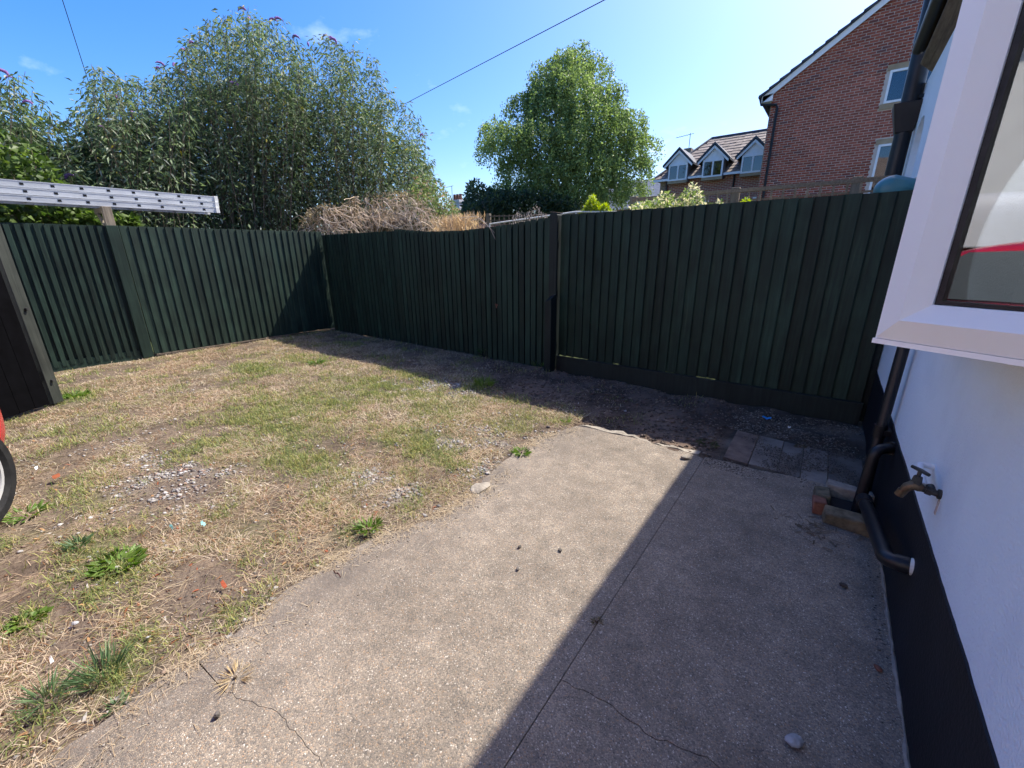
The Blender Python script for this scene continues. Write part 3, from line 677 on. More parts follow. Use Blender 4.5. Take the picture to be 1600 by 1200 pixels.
b = MB(); prof = [(-2.695, 0), (-2.59, 0), (-2.59, 1.79)] + [(-2.6425 + .0525 * math.cos(a), 1.79 + .035 * math.sin(a)) for a in np.linspace(.25, 2.9, 7)] + [(-2.695, 1.79)]
b.prism(prof, 1, YB - .075, YB + .05); b.build('post_body', M['post'], mid_post, bevel=.005)
b = MB(); b.box((-2.6425, YB - .012, 1.829), (.10, .118, .008), rot=(0, .12, 0)); b.build('worn_cap', M['greywood'], mid_post)
spur = thing('fence_post', (-2.62, YB - .14, 0), 'short sloping-topped dark post standing in front of the tall fence post', 'post')
b = MB(); x0, x1, y0, y1 = -2.665, -2.575, YB - .20, YB - .082
b.hexa([(x0, y0, -.02), (x1, y0, -.02), (x1, y1, -.02), (x0, y1, -.02), (x0, y0, .845), (x1, y0, .885), (x1, y1, .935), (x0, y1, .895)]); b.build('post_body', M['post'], spur, bevel=.008)
right_panel = thing('right_fence_panel', (-1.1, YB, 0), 'wide dark green feather-edge fence panel beside the white house', 'fence')
feather_r = wedge_mesh('feather_board_right', .125, 1.635, .017, .005, M['fence'], flip=True)
for i, o in enumerate(boards(right_panel, feather_r, (-2.578, YB, 0), (.345, YB, 0), .10, .165, jitter=.003)):
    if i < 4 or i == 7: o.location.z += .017; o.scale.z = .99
    elif i in (13, 16, 17): o.location.z += .0145; o.scale.z = .991
rails(right_panel, (-2.56, YB, 0), (.35, YB, 0), (.42, 1.05, 1.60), M['fence'])
b = MB(); b.bar((-2.57, YB - .052, .047), (.385, YB - .052, .047), .034, .260); b.build('gravel_board', M['post'], right_panel, bevel=.004)
b = MB(); b.box((.396, YB + .04, .90), (.045, .07, 1.80)); b.build('end_post', M['post'], right_panel, bevel=.005)

# ---- open black gate leaf by the car
leaf = thing('open_gate', (-6.07, .36, 0), 'black boarded gate leaf standing open beside the red car', 'gate')
gd = Vector((.62, -.785, 0)); g0 = Vector((-6.075, .355, 0)); ga = math.atan2(gd.y, gd.x)
b = MB(); b.box(g0 + Vector((0, 0, .9)), (.10, .085, 1.8), rot=(0, 0, ga)); gp = b.build('gate_post', M['gate_post'], leaf, bevel=.006); tag(gp, 'weathered grey green gate post with rusty bolts')
gn = Vector((-gd.y, gd.x, 0))
gb = flat_mesh('gate_board', .13, 1.72, .022, M['black'])
for i in range(8):
    put('board', gb, leaf, g0 + gd * (.075 + i * .134) + gn * (.03) + Vector((0, 0, .02)), rotz=ga)
for z in (.3, 1.45):
    b = MB(); b.bar(g0 + gd * .07 - gn * .0 + Vector((0, 0, z)), g0 + gd * 1.14 + Vector((0, 0, z)), .035, .10); b.build('rail', M['black'], leaf)
fn = (gn * 1.0)
for (px, py) in ((30, 484), (76, 596)):
    d = pix(px, py); t = (g0.x + .055) / d.x; q = Vector((d.x * t, d.y * t, CAM_H + d.z * t))
    b = MB(); c0 = Vector((g0.x, g0.y, q.z)) + gn * .045; b.tube([c0, c0 + gn * .022], .014, 8); b.build('bolt', M['tapdark'], gp)
# ================================================================== THE WHITE HOUSE ON THE RIGHT
house = thing('white_house', (XW + .5, 1.5, 0), 'white rendered house with black plinth and angled bay window on the right', 'house')
ZP = .445; WTOP = 3.03; YE = 7.2; YN = -4.0
# wall with an arched recess beyond the fence
ax0, ax1, az0, azs = 5.72, 6.42, 1.25, 2.35
def wall_mesh():
    b = MB(); X0, X1 = XW, XW + .28
    def blk(y0, y1, z0, z1): b.box(((X0 + X1) / 2, (y0 + y1) / 2, (z0 + z1) / 2), (X1 - X0, y1 - y0, z1 - z0))
    b.prism([(YN, -.05), (ax0, -.05), (ax0, WTOP), (YN, WTOP)], 0, X0, X1)
    blk(ax1, YE, -.05, WTOP); blk(ax0, ax1, -.05, az0)
    n = 10; c = (ax0 + ax1) / 2; r = (ax1 - ax0) / 2
    arc = [(c - r * math.cos(a), azs + r * .75 * math.sin(a)) for a in np.linspace(0, math.pi, n)]
    for p, q in zip(arc[:-1], arc[1:]):
        b.prism([p, q, (q[0], WTOP), (p[0], WTOP)], 0, X0, X1)
    return b
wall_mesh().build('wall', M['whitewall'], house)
b = MB(); b.box((XW + .20, (ax0 + ax1) / 2, 1.9), (.03, ax1 - ax0 + .02, 1.6)); b.build('recess_back', M['whitewall'], house)
b = MB(); b.box((XW + .06, (ax0 + ax1) / 2, az0 + .02), (.16, ax1 - ax0 - .004, .04)); b.build('recess_sill', M['upvc'], house)
# bitumen plinth, painted edge slightly proud
b = MB(); yy = np.arange(YN, YE, .03); wob = (fbm(yy, yy * 0 + 3, .35, 71) - .5) * .016 + (fbm(yy, yy * 0 + 9, .06, 72) - .5) * .007; m_ = len(yy)
vs = [(XW - .006, float(y_), -.06) for y_ in yy] + [(XW - .006, float(y_), float(ZP - .002 + w_)) for y_, w_ in zip(yy, wob)] + [(XW + .004, float(y_), float(ZP + w_)) for y_, w_ in zip(yy, wob)]
b.add(vs, [(r_ * m_ + i, r_ * m_ + i + 1, (r_ + 1) * m_ + i + 1, (r_ + 1) * m_ + i) for r_ in range(2) for i in range(m_ - 1)]); b.build('plinth', M['plinth'], house)
# pale crumbling mortar fillet where the slab meets the plinth
b = MB(); ry = np.arange(-.5, 2.42, .035); b.tube([(XW - .008 - random.uniform(0, .006), float(y_), -.002) for y_ in ry], [random.uniform(.003, .011) for _ in ry], 6); b.build('mortar_fillet', M['kerb'], house, smooth=True)
# eaves: soffit boards, fascia, gutter
for k in range(2):
    b = MB(); xa_, xb_ = XW + .02 - k * .06, XW - .038 - k * .06; za_, zb_ = WTOP + .008 + k * .052, WTOP + .056 + k * .052
    b.prism([(xa_, za_), (xb_, zb_), (xb_, zb_ + .02), (xa_, za_ + .02)], 1, YN, 6.35); b.build('soffit_board', M['soffit'], house)
b = MB(); b.box((XW - .068, (YN + 6.35) / 2, WTOP + .18), (.018, 6.35 - YN, .16)); b.build('fascia', M['soffit'], house)
b = MB(); arc = [(XW - .135 + .056 * math.cos(a), WTOP + .23 + .056 * math.sin(a)) for a in np.linspace(math.pi, 2 * math.pi, 9)]
prof = arc + [(x + (XW - .135 - x) * .08, z + .004) for x, z in arc[::-1]]
b.prism(prof, 1, YN, 6.28); b.build('gutter', M['blackpipe'], house, smooth=True)
b = MB(); b.prism([(XW - .09, WTOP + .262), (XW + 3.6, WTOP + 2.2), (XW + 3.6, WTOP + 2.28), (XW - .10, WTOP + .30)], 1, YN - .1, 6.36); b.build('roof', M['roofslate'], house)
b = MB(); b.prism([(YN, -.05), (YN + .25, -.05), (YN + .25, WTOP), (YN, WTOP)], 0, XW + .28, XW + 6); b.build('rear_wall', M['whitewall'], house)
b = MB(); b.prism([(YE - .25, -.05), (YE, -.05), (YE, WTOP), (YE - .25, WTOP)], 0, XW + .28, XW + 6); b.build('end_wall', M['whitewall'], house)
b = MB(); b.prism([(YN, -.05), (YE, -.05), (YE, WTOP), (YN, WTOP)], 0, XW + 6, XW + 6.2); b.build('far_wall', M['whitewall'], house)

# ---- angled bay window
BC = Vector((.122, 1.50, 0)); bd = Vector((.872, -.489, 0)).normalized(); bn = Vector((bd.y, -bd.x, 0))   # bn faces the camera
BL = .62; ZB, ZT = 1.168, 2.45
bayw = thing('bay_window', (XW, 1.4, ZB), '', '')
for kx in ("label", "category"):
    if kx in bayw: del bayw[kx]
bayw.parent = house; bayw.location = Vector((XW, 1.4, ZB)) - WL[house.name]
def fp(s, d, z): return BC + bd * s + bn * d + Vector((0, 0, z))     # along facet, outward, height
# ridge moulding of the surround, mitred: outer bevel rises to the ridge, inner bevel falls to the gasket
W1, W2, RD = .058, .100, .036
ring = [(0.0, 0.0), (W1, RD), (W2, .002), (W2, -.05), (0.0, -.07)]      # (inset, outward)
def frame_side(kind):
    b = MB(); pts0, pts1 = [], []
    for ins, d in ring:
        if kind == 'left': a_, b_ = fp(ins, d, ZB + ins), fp(ins, d, ZT - ins)
        elif kind == 'right': a_, b_ = fp(BL - ins, d, ZB + ins), fp(BL - ins, d, ZT - ins)
        elif kind == 'bottom': a_, b_ = fp(ins, d, ZB + ins), fp(BL - ins, d, ZB + ins)
        else: a_, b_ = fp(ins, d, ZT - ins), fp(BL - ins, d, ZT - ins)
        pts0.append(a_); pts1.append(b_)
    n = len(ring); b.add(pts0 + pts1, [tuple(range(n)), tuple(range(n, 2 * n))] + [(i, (i + 1) % n, n + (i + 1) % n, n + i) for i in range(n)])
    return b
for kd, nm in (('left', 'frame_jamb'), ('bottom', 'frame_sill'), ('top', 'frame_head')):
    frame_side(kd).build(nm, M['upvc'], bayw)
# projecting drip edge under the sill
b = MB()
b.hexa([fp(-.004, -.05, ZB - .014), fp(BL, -.05, ZB - .014), fp(BL, .004, ZB - .014), fp(-.004, .004, ZB - .014), fp(-.004, -.05, ZB - .001), fp(BL, -.05, ZB - .001), fp(BL, .004, ZB - .001), fp(-.004, .004, ZB - .001)])
b.build('drip_edge', M['upvc'], bayw)
gz0, gz1, gs0, gs1 = ZB + W2, ZT - W2, W2, BL
def strip(s0, s1, z0, z1, d0, d1):
    b = MB(); b.hexa([fp(s0, d0, z0), fp(s1, d0, z0), fp(s1, d1, z0), fp(s0, d1, z0), fp(s0, d0, z1), fp(s1, d0, z1), fp(s1, d1, z1), fp(s0, d1, z1)]); return b
strip(gs0 + .001, gs0 + .013, gz0, gz1, -.045, -.004).build('gasket', M['gasket'], bayw)
strip(gs0 + .013, gs1, gz0 + .001, gz0 + .010, -.045, -.004).build('gasket', M['gasket'], bayw)
strip(gs0 + .012, gs1, gz0 + .004, gz1, -.020, -.016).build('pane', M['glass'], bayw)
# hidden front cheek, floor and roof of the bay
f2 = BC + Vector((.10, .995, 0)) * .95
b = MB(); fl = [Vector((.20, 1.56, 0)), Vector((XW + .06, 1.40, 0)), Vector((XW + .06, f2.y + .25, 0)), f2 + Vector((.03, 0, 0))]
b.prism([(v.x, v.y) for v in fl], 2, ZB - .012, ZB + .03); b.build('bay_floor', M['upvc'], bayw)
b = MB(); b.prism([(v.x, v.y) for v in fl], 2, ZT, ZT + .08); b.build('bay_roof', M['upvc'], bayw)
b = MB(); p0 = BC + Vector((.012, .012, 0)); d2 = (f2 - BC); nn = Vector((d2.y, -d2.x, 0)).normalized()
b.hexa([p0 + Vector((0, 0, ZB + .03)), f2 + Vector((0, 0, ZB + .03)), f2 + nn * .05 + Vector((0, 0, ZB + .03)), p0 + nn * .05 + Vector((0, 0, ZB + .03)), p0 + Vector((0, 0, ZT)), f2 + Vector((0, 0, ZT)), f2 + nn * .05 + Vector((0, 0, ZT)), p0 + nn * .05 + Vector((0, 0, ZT))]); b.build('bay_cheek', M['upvc'], bayw)
b = MB(); f3 = Vector((XW + .02, f2.y + .22, 0)); d3 = (f3 - f2).normalized(); n3 = Vector((d3.y, -d3.x, 0))
b.hexa([f2 + Vector((0, 0, ZB + .03)), f3 + Vector((0, 0, ZB + .03)), f3 + n3 * .05 + Vector((0, 0, ZB + .03)), f2 + n3 * .05 + Vector((0, 0, ZB + .03)), f2 + Vector((0, 0, ZT)), f3 + Vector((0, 0, ZT)), f3 + n3 * .05 + Vector((0, 0, ZT)), f2 + n3 * .05 + Vector((0, 0, ZT))]); b.build('bay_cheek', M['upvc'], bayw)
# inside the bay: pale blind and a curtain rail seen through the glass
strip(.13, BL + .05, ZB + .05, ZT, -.34, -.33).build('blind', M['room'], bayw)

# ================================================================== DRAINAGE, TAP
def smooth_path(pts, k=6):
    """round the corners of a polyline"""
    pts = [Vector(p) for p in pts]; out = [pts[0]]
    for a, b_, c in zip(pts[:-2], pts[1:-1], pts[2:]):
        r = min((a - b_).length, (c - b_).length) * .42; r = min(r, .07); s = b_ + (a - b_).normalized() * r; e = b_ + (c - b_).normalized() * r
        for i in range(k + 1):
            t = i / k; out.append(s * (1 - t) ** 2 + b_ * 2 * t * (1 - t) + e * t * t)
    out.append(pts[-1]); return out
XP = XW - .052
waste = thing('downpipe', (XP, 3.12, 0), 'slim black downpipe running down the white wall beneath the bay window', 'pipe')
b = MB(); b.tube([(XP, 3.02, 1.9), (XP, 3.02, .36), (XP - .005, 2.96, .22), (XP - .01, 2.88, .02)], .027, 14); b.build('pipe', M['blackpipe'], waste, smooth=True)
for z in (.40, 1.30):
    b = MB(); b.tube([(XP, 3.02, z - .035), (XP, 3.02, z + .035)], .032, 14); b.build('collar', M['blackpipe'], waste, smooth=True)
    b = MB(); b.box((XP + .036, 3.02, z), (.04, .075, .03)); b.build('clip', M['blackpipe'], waste)
elbow = thing('waste_pipe', (XP - .02, 2.85, 0), 'black waste pipe leaving the plinth and bending down into the brick gully', 'pipe')
b = MB(); b.tube(smooth_path([(XW - .006, 2.80, .39), (XW - .085, 2.73, .39), (XW - .095, 2.70, .02)]), .027, 12); b.build('pipe', M['blackpipe'], elbow, smooth=True)
b = MB(); b.tube([(XW - .004, 2.80, .39), (XW - .022, 2.783, .39)], .036, 12); b.build('collar', M['blackpipe'], elbow, smooth=True)
stub = thing('waste_pipe', (XP - .02, 2.2, 0), 'black cut-off pipe with white open end lying along the plinth', 'pipe')
pth = smooth_path([(XW - .10, 2.50, .19), (XW - .085, 2.09, .252), (XW - .075, 1.885, .275), (XW - .004, 1.872, .285)])
b = MB(); b.tube(pth, .029, 14, cap=False); b.build('pipe', M['blackpipe'], stub, smooth=True)
e = Vector(pth[-1]); ed = (e - Vector(pth[-2])).normalized()
b = MB(); b.tube([e - ed * .006, e + ed * .005], .0315, 14); b.build('cut_end', M['plastic_pale'], stub)
b = MB(); b.tube([e - ed * .045, e - ed * .010], .0325, 14); b.build('collar', M['blackpipe'], stub, smooth=True)
b = MB(); b.tube([(XW - .10, 2.53, .185), (XW - .0985, 2.45, .197)], .034, 14); b.build('collar', M['blackpipe'], stub, smooth=True)

gully = thing('drain_gully', (.28, 2.68, 0), 'small brick surround around the drain where the pipes end', 'gully')
def brick(c, size, rz, mat, jit=.012):
    b = MB(); b.box((0, 0, 0), size); vs = [Vector(v) + Vector((random.uniform(-jit, jit), random.uniform(-jit, jit), random.uniform(-jit, jit))) for v in b.v]
    b.v = [tuple(Matrix.Rotation(rz, 3, 'Z') @ v + Vector(c)) for v in vs]; return b.build('brick', mat, gully, bevel=.008)
brick((.285, 2.545, .034), (.20, .075, .075), -.06, M['brickmossy'])
brick((.165, 2.62, .036), (.06, .09, .08), .15, M['brickred'])
brick((.165, 2.745, .028), (.085, .15, .07), .05, M['brickmossy'], .016)
brick((.29, 2.865, .03), (.22, .085, .08), .03, M['kerb'], .014)
b = MB(); b.box((.285, 2.70, .012), (.16, .20, .018)); b.build('drain_opening', M['alu_dark'], gully)
bm_l = thing('leaf_litter', (.2, 2.45, 0), 'scrap of dead leaves and twigs below the brick gully', 'litter')
b = MB()
for i in range(70):
    a = random.uniform(0, 6.28); c0 = Vector((random.gauss(.16, .075), random.gauss(2.40, .06), random.uniform(.003, .01))); l = random.uniform(.006, .05)
    b.bar(c0, c0 + Vector((math.cos(a) * l, math.sin(a) * l, random.uniform(-.002, .004))), random.uniform(.001, .008), .0012)
b.build('litter', M['stem'], bm_l)

tap = thing('garden_tap', (XW, 1.87, .6), 'old brass garden tap on the white wall with white supply pipe', 'tap')
tx, ty, tz = XW, 1.86, .60
b = MB(); b.tube(smooth_path([(tx + .002, ty + .17, tz + .025), (tx - .042, ty + .17, tz + .027), (tx - .040, ty + .03, tz + .004)]), .0105, 10); b.build('supply_pipe', M['whitepipe'], tap, smooth=True)
b = MB(); b.tube([(tx + .002, ty - .005, tz), (tx - 0.0079, ty - .005, tz)], .017, 12); b.build('wall_flange', M['tapdark'], tap, smooth=True)
b = MB(); b.tube([(tx - 0.0080, ty - .005, tz), (tx - 0.0495, ty, tz + .004)], .011, 10); b.tube([(tx - 0.0224, ty - .004, tz + .001), (tx - 0.0383, ty - .001, tz + .003)], .0155, 6); b.tube([(tx - 0.0238, ty + .03, tz + .006), (tx - 0.0224, ty, tz + .002)], .012, 10); b.build('elbow_fitting', M['tapdark'], tap, smooth=True)
b = MB(); b.tube([(tx - 0.0462, ty, tz + .004), (tx - 0.0541, ty + .001, tz + .006), (tx - 0.0693, ty + .002, tz + .010), (tx - 0.0845, ty + .003, tz - .004), (tx - 0.0937, ty + .004, tz - .028)], [.012, .016, .0185, .0155, .0125], 12)
b.tube([(tx - 0.0911, ty + .004, tz - .020), (tx - 0.0990, ty + .005, tz - .043)], [.0155, .0145], 10)
body = b.build('tap_body', M['brass'], tap, smooth=True)
b = MB(); b.tube([(tx - 0.0660, ty + .002, tz + .012), (tx - 0.0653, ty + .002, tz + .045)], [.0165, .012], 6); b.tube([(tx - 0.0653, ty + .002, tz + .045), (tx - 0.0647, ty + .002, tz + .066)], .006, 8); b.build('gland', M['tapdark'], tap, smooth=True)
b = MB(); b.tube([(tx - 0.0825, ty + .03, tz + .066), (tx - 0.0647, ty + .002, tz + .069), (tx - 0.0475, ty - .028, tz + .070)], [.006, .0075, .006], 8); b.build('handle', M['tapdark'], tap, smooth=True)
b = MB(); b.box((tx - 0.0015, ty - .012, tz - .045), (.002, .016, .055)); b.build('rust_stain', simple('rust_stain', (.36, .27, .22), (.62, .58, .56), scale=40, rough=.9), tap)

# ---- big soil stack with hopper on the far end of the house, hose reel
stack = thing('soil_stack', (XW - .13, 6.9, 0), 'thick black soil stack with hopper head at the far end of the white house', 'pipe')
sx, sy_ = XW - .088, 6.62
b = MB(); b.tube([(sx, sy_, 0), (sx, sy_, 2.62)], .075, 14); b.tube([(sx, sy_, 2.80), (sx - .01, sy_, 4.75)], .085, 14); b.build('pipe', M['blackpipe'], stack, smooth=True)
b = MB(); b.add([(sx - .14, sy_ - .13, 2.86), (sx + .12, sy_ - .13, 2.86), (sx + .12, sy_ + .13, 2.86), (sx - .14, sy_ + .13, 2.86), (sx - .075, sy_ - .075, 2.58), (sx + .075, sy_ - .075, 2.58), (sx + .075, sy_ + .075, 2.58), (sx - .075, sy_ + .075, 2.58)], [(0, 1, 2, 3), (7, 6, 5, 4), (0, 4, 5, 1), (1, 5, 6, 2), (2, 6, 7, 3), (3, 7, 4, 0)]); b.build('hopper', M['blackpipe'], stack, bevel=.01)
for z in (3.45, 4.3):
    b = MB(); b.tube([(sx, sy_, z - .05), (sx, sy_, z + .05)], .095, 14); b.build('collar', M['blackpipe'], stack, smooth=True)
b = MB(); b.bar((sx, sy_, 2.9), (XW + .01, sy_ - .1, 2.9), .02, .03); b.build('bracket', M['blackpipe'], stack)

reel = thing('hose_reel', (.30, 4.85, 1.85), 'teal plastic hose reel cover fixed to the wall above the fence end', 'hose reel')
b = MB(); n = 20; rings = []
cx, cz = .265, 1.862; prof = [(-.11, .2), (-.105, .62), (-.08, .86), (-.02, 1.0), (.05, .95), (.09, .7), (.10, .3)]
vs = []; fs = []
for k, (yy, s) in enumerate(prof):
    for j in range(n):
        a = 2 * math.pi * j / n; x = .125 * math.cos(a) * s; z = .105 * math.sin(a) * s
        if math.cos(a) > .2: z = z * .8 + .012
        vs.append((cx + x + (.03 if math.cos(a) > .7 else 0), 4.85 + yy, cz + z))
for k in range(len(prof) - 1):
    for j in range(n): fs.append((k * n + j, k * n + (j + 1) % n, (k + 1) * n + (j + 1) % n, (k + 1) * n + j))
fs.append(tuple(range(n))); fs.append(tuple(range((len(prof) - 1) * n, len(prof) * n)))
b.add(vs, fs); b.build('cover', M['teal'], reel, smooth=True)
b = MB(); b.box((XW - .012, 4.85, 1.87), (.02, .12, .16)); b.bar((XW - .02, 4.82, 1.93), (.34, 4.82, 1.90), .012, .02); b.bar((XW - .02, 4.88, 1.93), (.34, 4.88, 1.90), .012, .02); b.bar((XW - .02, 4.85, 1.82), (.34, 4.85, 1.84), .012, .02); b.build('wall_bracket', M['plastic_pale'], reel)
# ================================================================== BRICK APARTMENT BLOCK WITH GABLE
def brick_material(name, c1, c2, mortar, bw=.225, bh=.075):
    m, nt, b = new_mat(name); L = nt.links
    tc = nd(nt, 'ShaderNodeTexCoord'); sx = nd(nt, 'ShaderNodeSeparateXYZ'); cx = nd(nt, 'ShaderNodeCombineXYZ')
    ad = nd(nt, 'ShaderNodeMath', operation='ADD'); L.new(tc.outputs['Object'], sx.inputs[0]); L.new(sx.outputs['X'], ad.inputs[0]); L.new(sx.outputs['Y'], ad.inputs[1]); L.new(ad.outputs[0], cx.inputs['X']); L.new(sx.outputs['Z'], cx.inputs['Y'])
    bt = nd(nt, 'ShaderNodeTexBrick'); bt.inputs['Color1'].default_value = c4(c1); bt.inputs['Color2'].default_value = c4(c2); bt.inputs['Mortar'].default_value = c4(mortar)
    bt.inputs['Scale'].default_value = 1.0; bt.inputs['Brick Width'].default_value = bw; bt.inputs['Row Height'].default_value = bh; bt.inputs['Mortar Size'].default_value = .010; bt.inputs['Bias'].default_value = -.1
    L.new(cx.outputs[0], bt.inputs['Vector']); L.new(bt.outputs['Color'], b.inputs['Base Color']); b.inputs['Roughness'].default_value = .9
    bp = nd(nt, 'ShaderNodeBump', Strength=.6, Distance=.01, invert=True); L.new(bt.outputs['Fac'], bp.inputs['Height']); L.new(bp.outputs['Normal'], b.inputs['Normal'])
    return m
M['brickwall'] = brick_material('red_brick_wall', (.34, .10, .068), (.23, .068, .05), (.50, .42, .36))
M['brickbuff'] = brick_material('buff_brick_quoins', (.25, .165, .10), (.19, .12, .075), (.34, .29, .24))
M['mortar'] = simple('mortar', (.52, .44, .39), (.60, .51, .45), scale=6, rough=.95)
M['brick_a'] = attr_mat('facing_brick', rough=.9, spec=.15)
M['brick_one'] = simple('facing_brick_single', (.23, .068, .048), (.36, .106, .07), scale=5, rough=.9, vary=.25)
M['lintel'] = simple('buff_lintel', (.30, .22, .14), (.38, .29, .19), scale=5, rough=.9)
M['verge'] = simple('white_barge_board', (.74, .74, .76), (.80, .80, .82), rough=.5)
M['tile_dark'] = simple('dark_blue_roof_tile', (.035, .042, .058), (.065, .072, .088), scale=4, rough=.6, vary=.15)
M['tile_brown'] = simple('weathered_brown_roof_tile', (.15, .115, .098), (.27, .22, .185), scale=5, rough=.75, vary=.3)
M['tile_pale'] = simple('sun_glint_roof_tile', (.48, .45, .41), (.58, .55, .50), scale=5, rough=.7)  # pale colour stands in for sunlight glints on the roof
M['trelliswood'] = simple('brown_trellis_timber', (.20, .145, .095), (.33, .25, .17), scale=3, stretch=(12, 12, 12), rough=.88, bump=.3, vary=.15)
M['lead'] = simple('grey_lead_cheek', (.10, .105, .12), (.16, .165, .18), scale=3, rough=.7)

YG = 18.5; XL = -2.72; EZ = 6.42; SL = .69; XA = 2.3; XR = 2 * XA - XL
block = thing('brick_apartment_block', (XA, YG + 4, 0), 'tall red brick apartment block with steep gable behind the fence on the right', 'building')
apz = EZ + SL * (XA - XL)
wins = [(.30, 1.50, 5.58, 6.44), (.42, 1.62, 3.02, 4.46)]
b = MB(); b.prism([(XL, 0), (XR, 0), (XR, EZ), (XA, apz), (XL, EZ)], 1, YG + .012, YG + 8.0); b.build('wall', M['mortar'], block)
b = MB(); b.box((XL - .012, YG + 4, EZ / 2), (.03, 7.9, EZ)); b.build('side_wall', M['brickbuff'], block)
rows = int(apz / .075); rects = []
for r_ in range(30, rows):
    z0 = r_ * .075 + .007; z1 = z0 + .061
    x = XL + (.1125 if r_ % 2 else 0) - .225
    while x < XR:
        x0, x1 = max(x + .007, XL + .002), min(x + .218, XR); x += .225
        if x1 - x0 < .03: continue
        lim = EZ + SL * (min(x0 - XL, XR - x1)) + .11
        if z1 > lim or x0 > 3.4: continue
        for w in wins:
            if z1 > w[2] - .155 and z0 < w[3] + .155 and x1 > w[0] - .085 and x0 < w[1] + .085:
                if x0 < w[0] - .085: x1 = w[0] - .085
                elif x1 > w[1] + .085: x0 = w[1] + .085
                else: x1 = x0
        if x1 - x0 < .02: continue
        rects.append((x0, x1, z0, z1))
# the 300 bricks that show largest (nearest the house corner side of the view) as single parts, the rest joined
rects.sort(key=lambda q: (q[0] + .4) ** 2 * .6 + (q[2] - 5.2) ** 2)
one = MB(); one.box((0, 0, 0), (.211, .02, .061)); one_me = one.mesh('brick'); one_me.materials.append(M['brick_one'])
single, rest = [], []
for q in rects:
    (single if (len(single) < 300 and abs(q[1] - q[0] - .211) < .002) else rest).append(q)
for q in single:
    put('brick', one_me, block, ((q[0] + q[1]) / 2, YG + .014 + random.uniform(-.002, .002), (q[2] + q[3]) / 2))
q = np.array(rest); nq = len(q); yf = YG + .004 + RNG.uniform(-.003, .003, nq)
cs = np.array([(0, 0, 0), (1, 0, 0), (1, 0, 1), (0, 0, 1), (0, 1, 0), (1, 1, 0), (1, 1, 1), (0, 1, 1)])
V = np.zeros((nq, 8, 3)); V[:, :, 0] = np.where(cs[:, 0], q[:, 1:2], q[:, 0:1]); V[:, :, 1] = np.where(cs[:, 1], YG + .03, yf[:, None]); V[:, :, 2] = np.where(cs[:, 2], q[:, 3:4], q[:, 2:3])
fc = np.array([(0, 1, 2, 3), (1, 5, 6, 2), (4, 0, 3, 7), (3, 2, 6, 7), (0, 4, 5, 1)])
F = (fc[None] + (np.arange(nq) * 8)[:, None, None]).reshape(-1, 4)
tn = RNG.random((nq, 1)); cc = (np.array([.23, .066, .048]) * (1 - tn) + np.array([.37, .108, .072]) * tn)
pu = RNG.random(nq) < .12; cc[pu] = [.17, .07, .066]
o = raw_mesh('brickwork', V.reshape(-1, 3), F, 4, M['brick_a'], parent=block, colors=np.repeat(cc, 8, axis=0)); o["kind"] = "stuff"
# roof edge: barge board, overlapping verge tiles
def slope_pt(x, dz=0): return (x, EZ + SL * (x - XL) + dz)
b = MB(); b.add([], []); xe = XL - .28
def bargeboard(x0, x1, zo0, zo1, y0, y1):
    b = MB(); p = [slope_pt(x0, zo0), slope_pt(x1, zo0), slope_pt(x1, zo1), slope_pt(x0, zo1)]; b.prism(p, 1, y0, y1); return b
bargeboard(xe, XA, -.02, .17, YG - .10, YG - .06).build('barge_board', M['verge'], block)
b = MB(); p = [(2 * XA - x, z) for x, z in (slope_pt(xe, -.02), slope_pt(XA, -.02), slope_pt(XA, .17), slope_pt(xe, .17))]; b.prism(p, 1, YG - .10, YG - .06); b.build('barge_board', M['verge'], block)
k = 0; x = xe - .10
while x < XA:
    b = MB(); x1 = min(x + .30, XA); b.prism([slope_pt(x - .02, .20), slope_pt(x1, .165), slope_pt(x1, .235), slope_pt(x - .02, .285)], 1, YG - .17, YG + 8.1); b.build('verge_tile', M['tile_dark'], block); x += .275
b = MB(); p = [(2 * XA - x, z) for x, z in (slope_pt(xe - .1, .17), slope_pt(XA, .17), slope_pt(XA, .27), slope_pt(xe - .1, .27))]; b.prism(p, 1, YG - .17, YG + 8.1); b.build('roof_slope', M['tile_dark'], block)
b = MB(); b.add([(XL - .30, YG - .10, EZ - .20), (XL + .02, YG - .10, EZ - .20), (XL + .02, YG - .10, EZ + .02), (XL - .30, YG - .10, EZ - .02), (XL - .30, YG + .4, EZ - .20), (XL + .02, YG + .4, EZ - .20), (XL + .02, YG + .4, EZ + .02), (XL - .30, YG + .4, EZ - .02)], [(0, 1, 2, 3), (4, 7, 6, 5), (0, 4, 5, 1), (1, 5, 6, 2), (2, 6, 7, 3), (3, 7, 4, 0)]); b.build('eaves_box', M['verge'], block)
b = MB(); b.tube([(XL - .36, YG - .12, EZ - .03), (XL - .36, YG + 8, EZ - .03)], .06, 8); b.tube([(XL - .36, YG - .05, EZ - .06), (XL - .30, YG - .06, EZ - .26), (XL + .16, YG - .07, EZ - .34), (XL + .20, YG - .07, EZ - .45), (XL + .20, YG - .07, 0)], .04, 8); b.build('downpipe', M['blackpipe'], block, smooth=True)
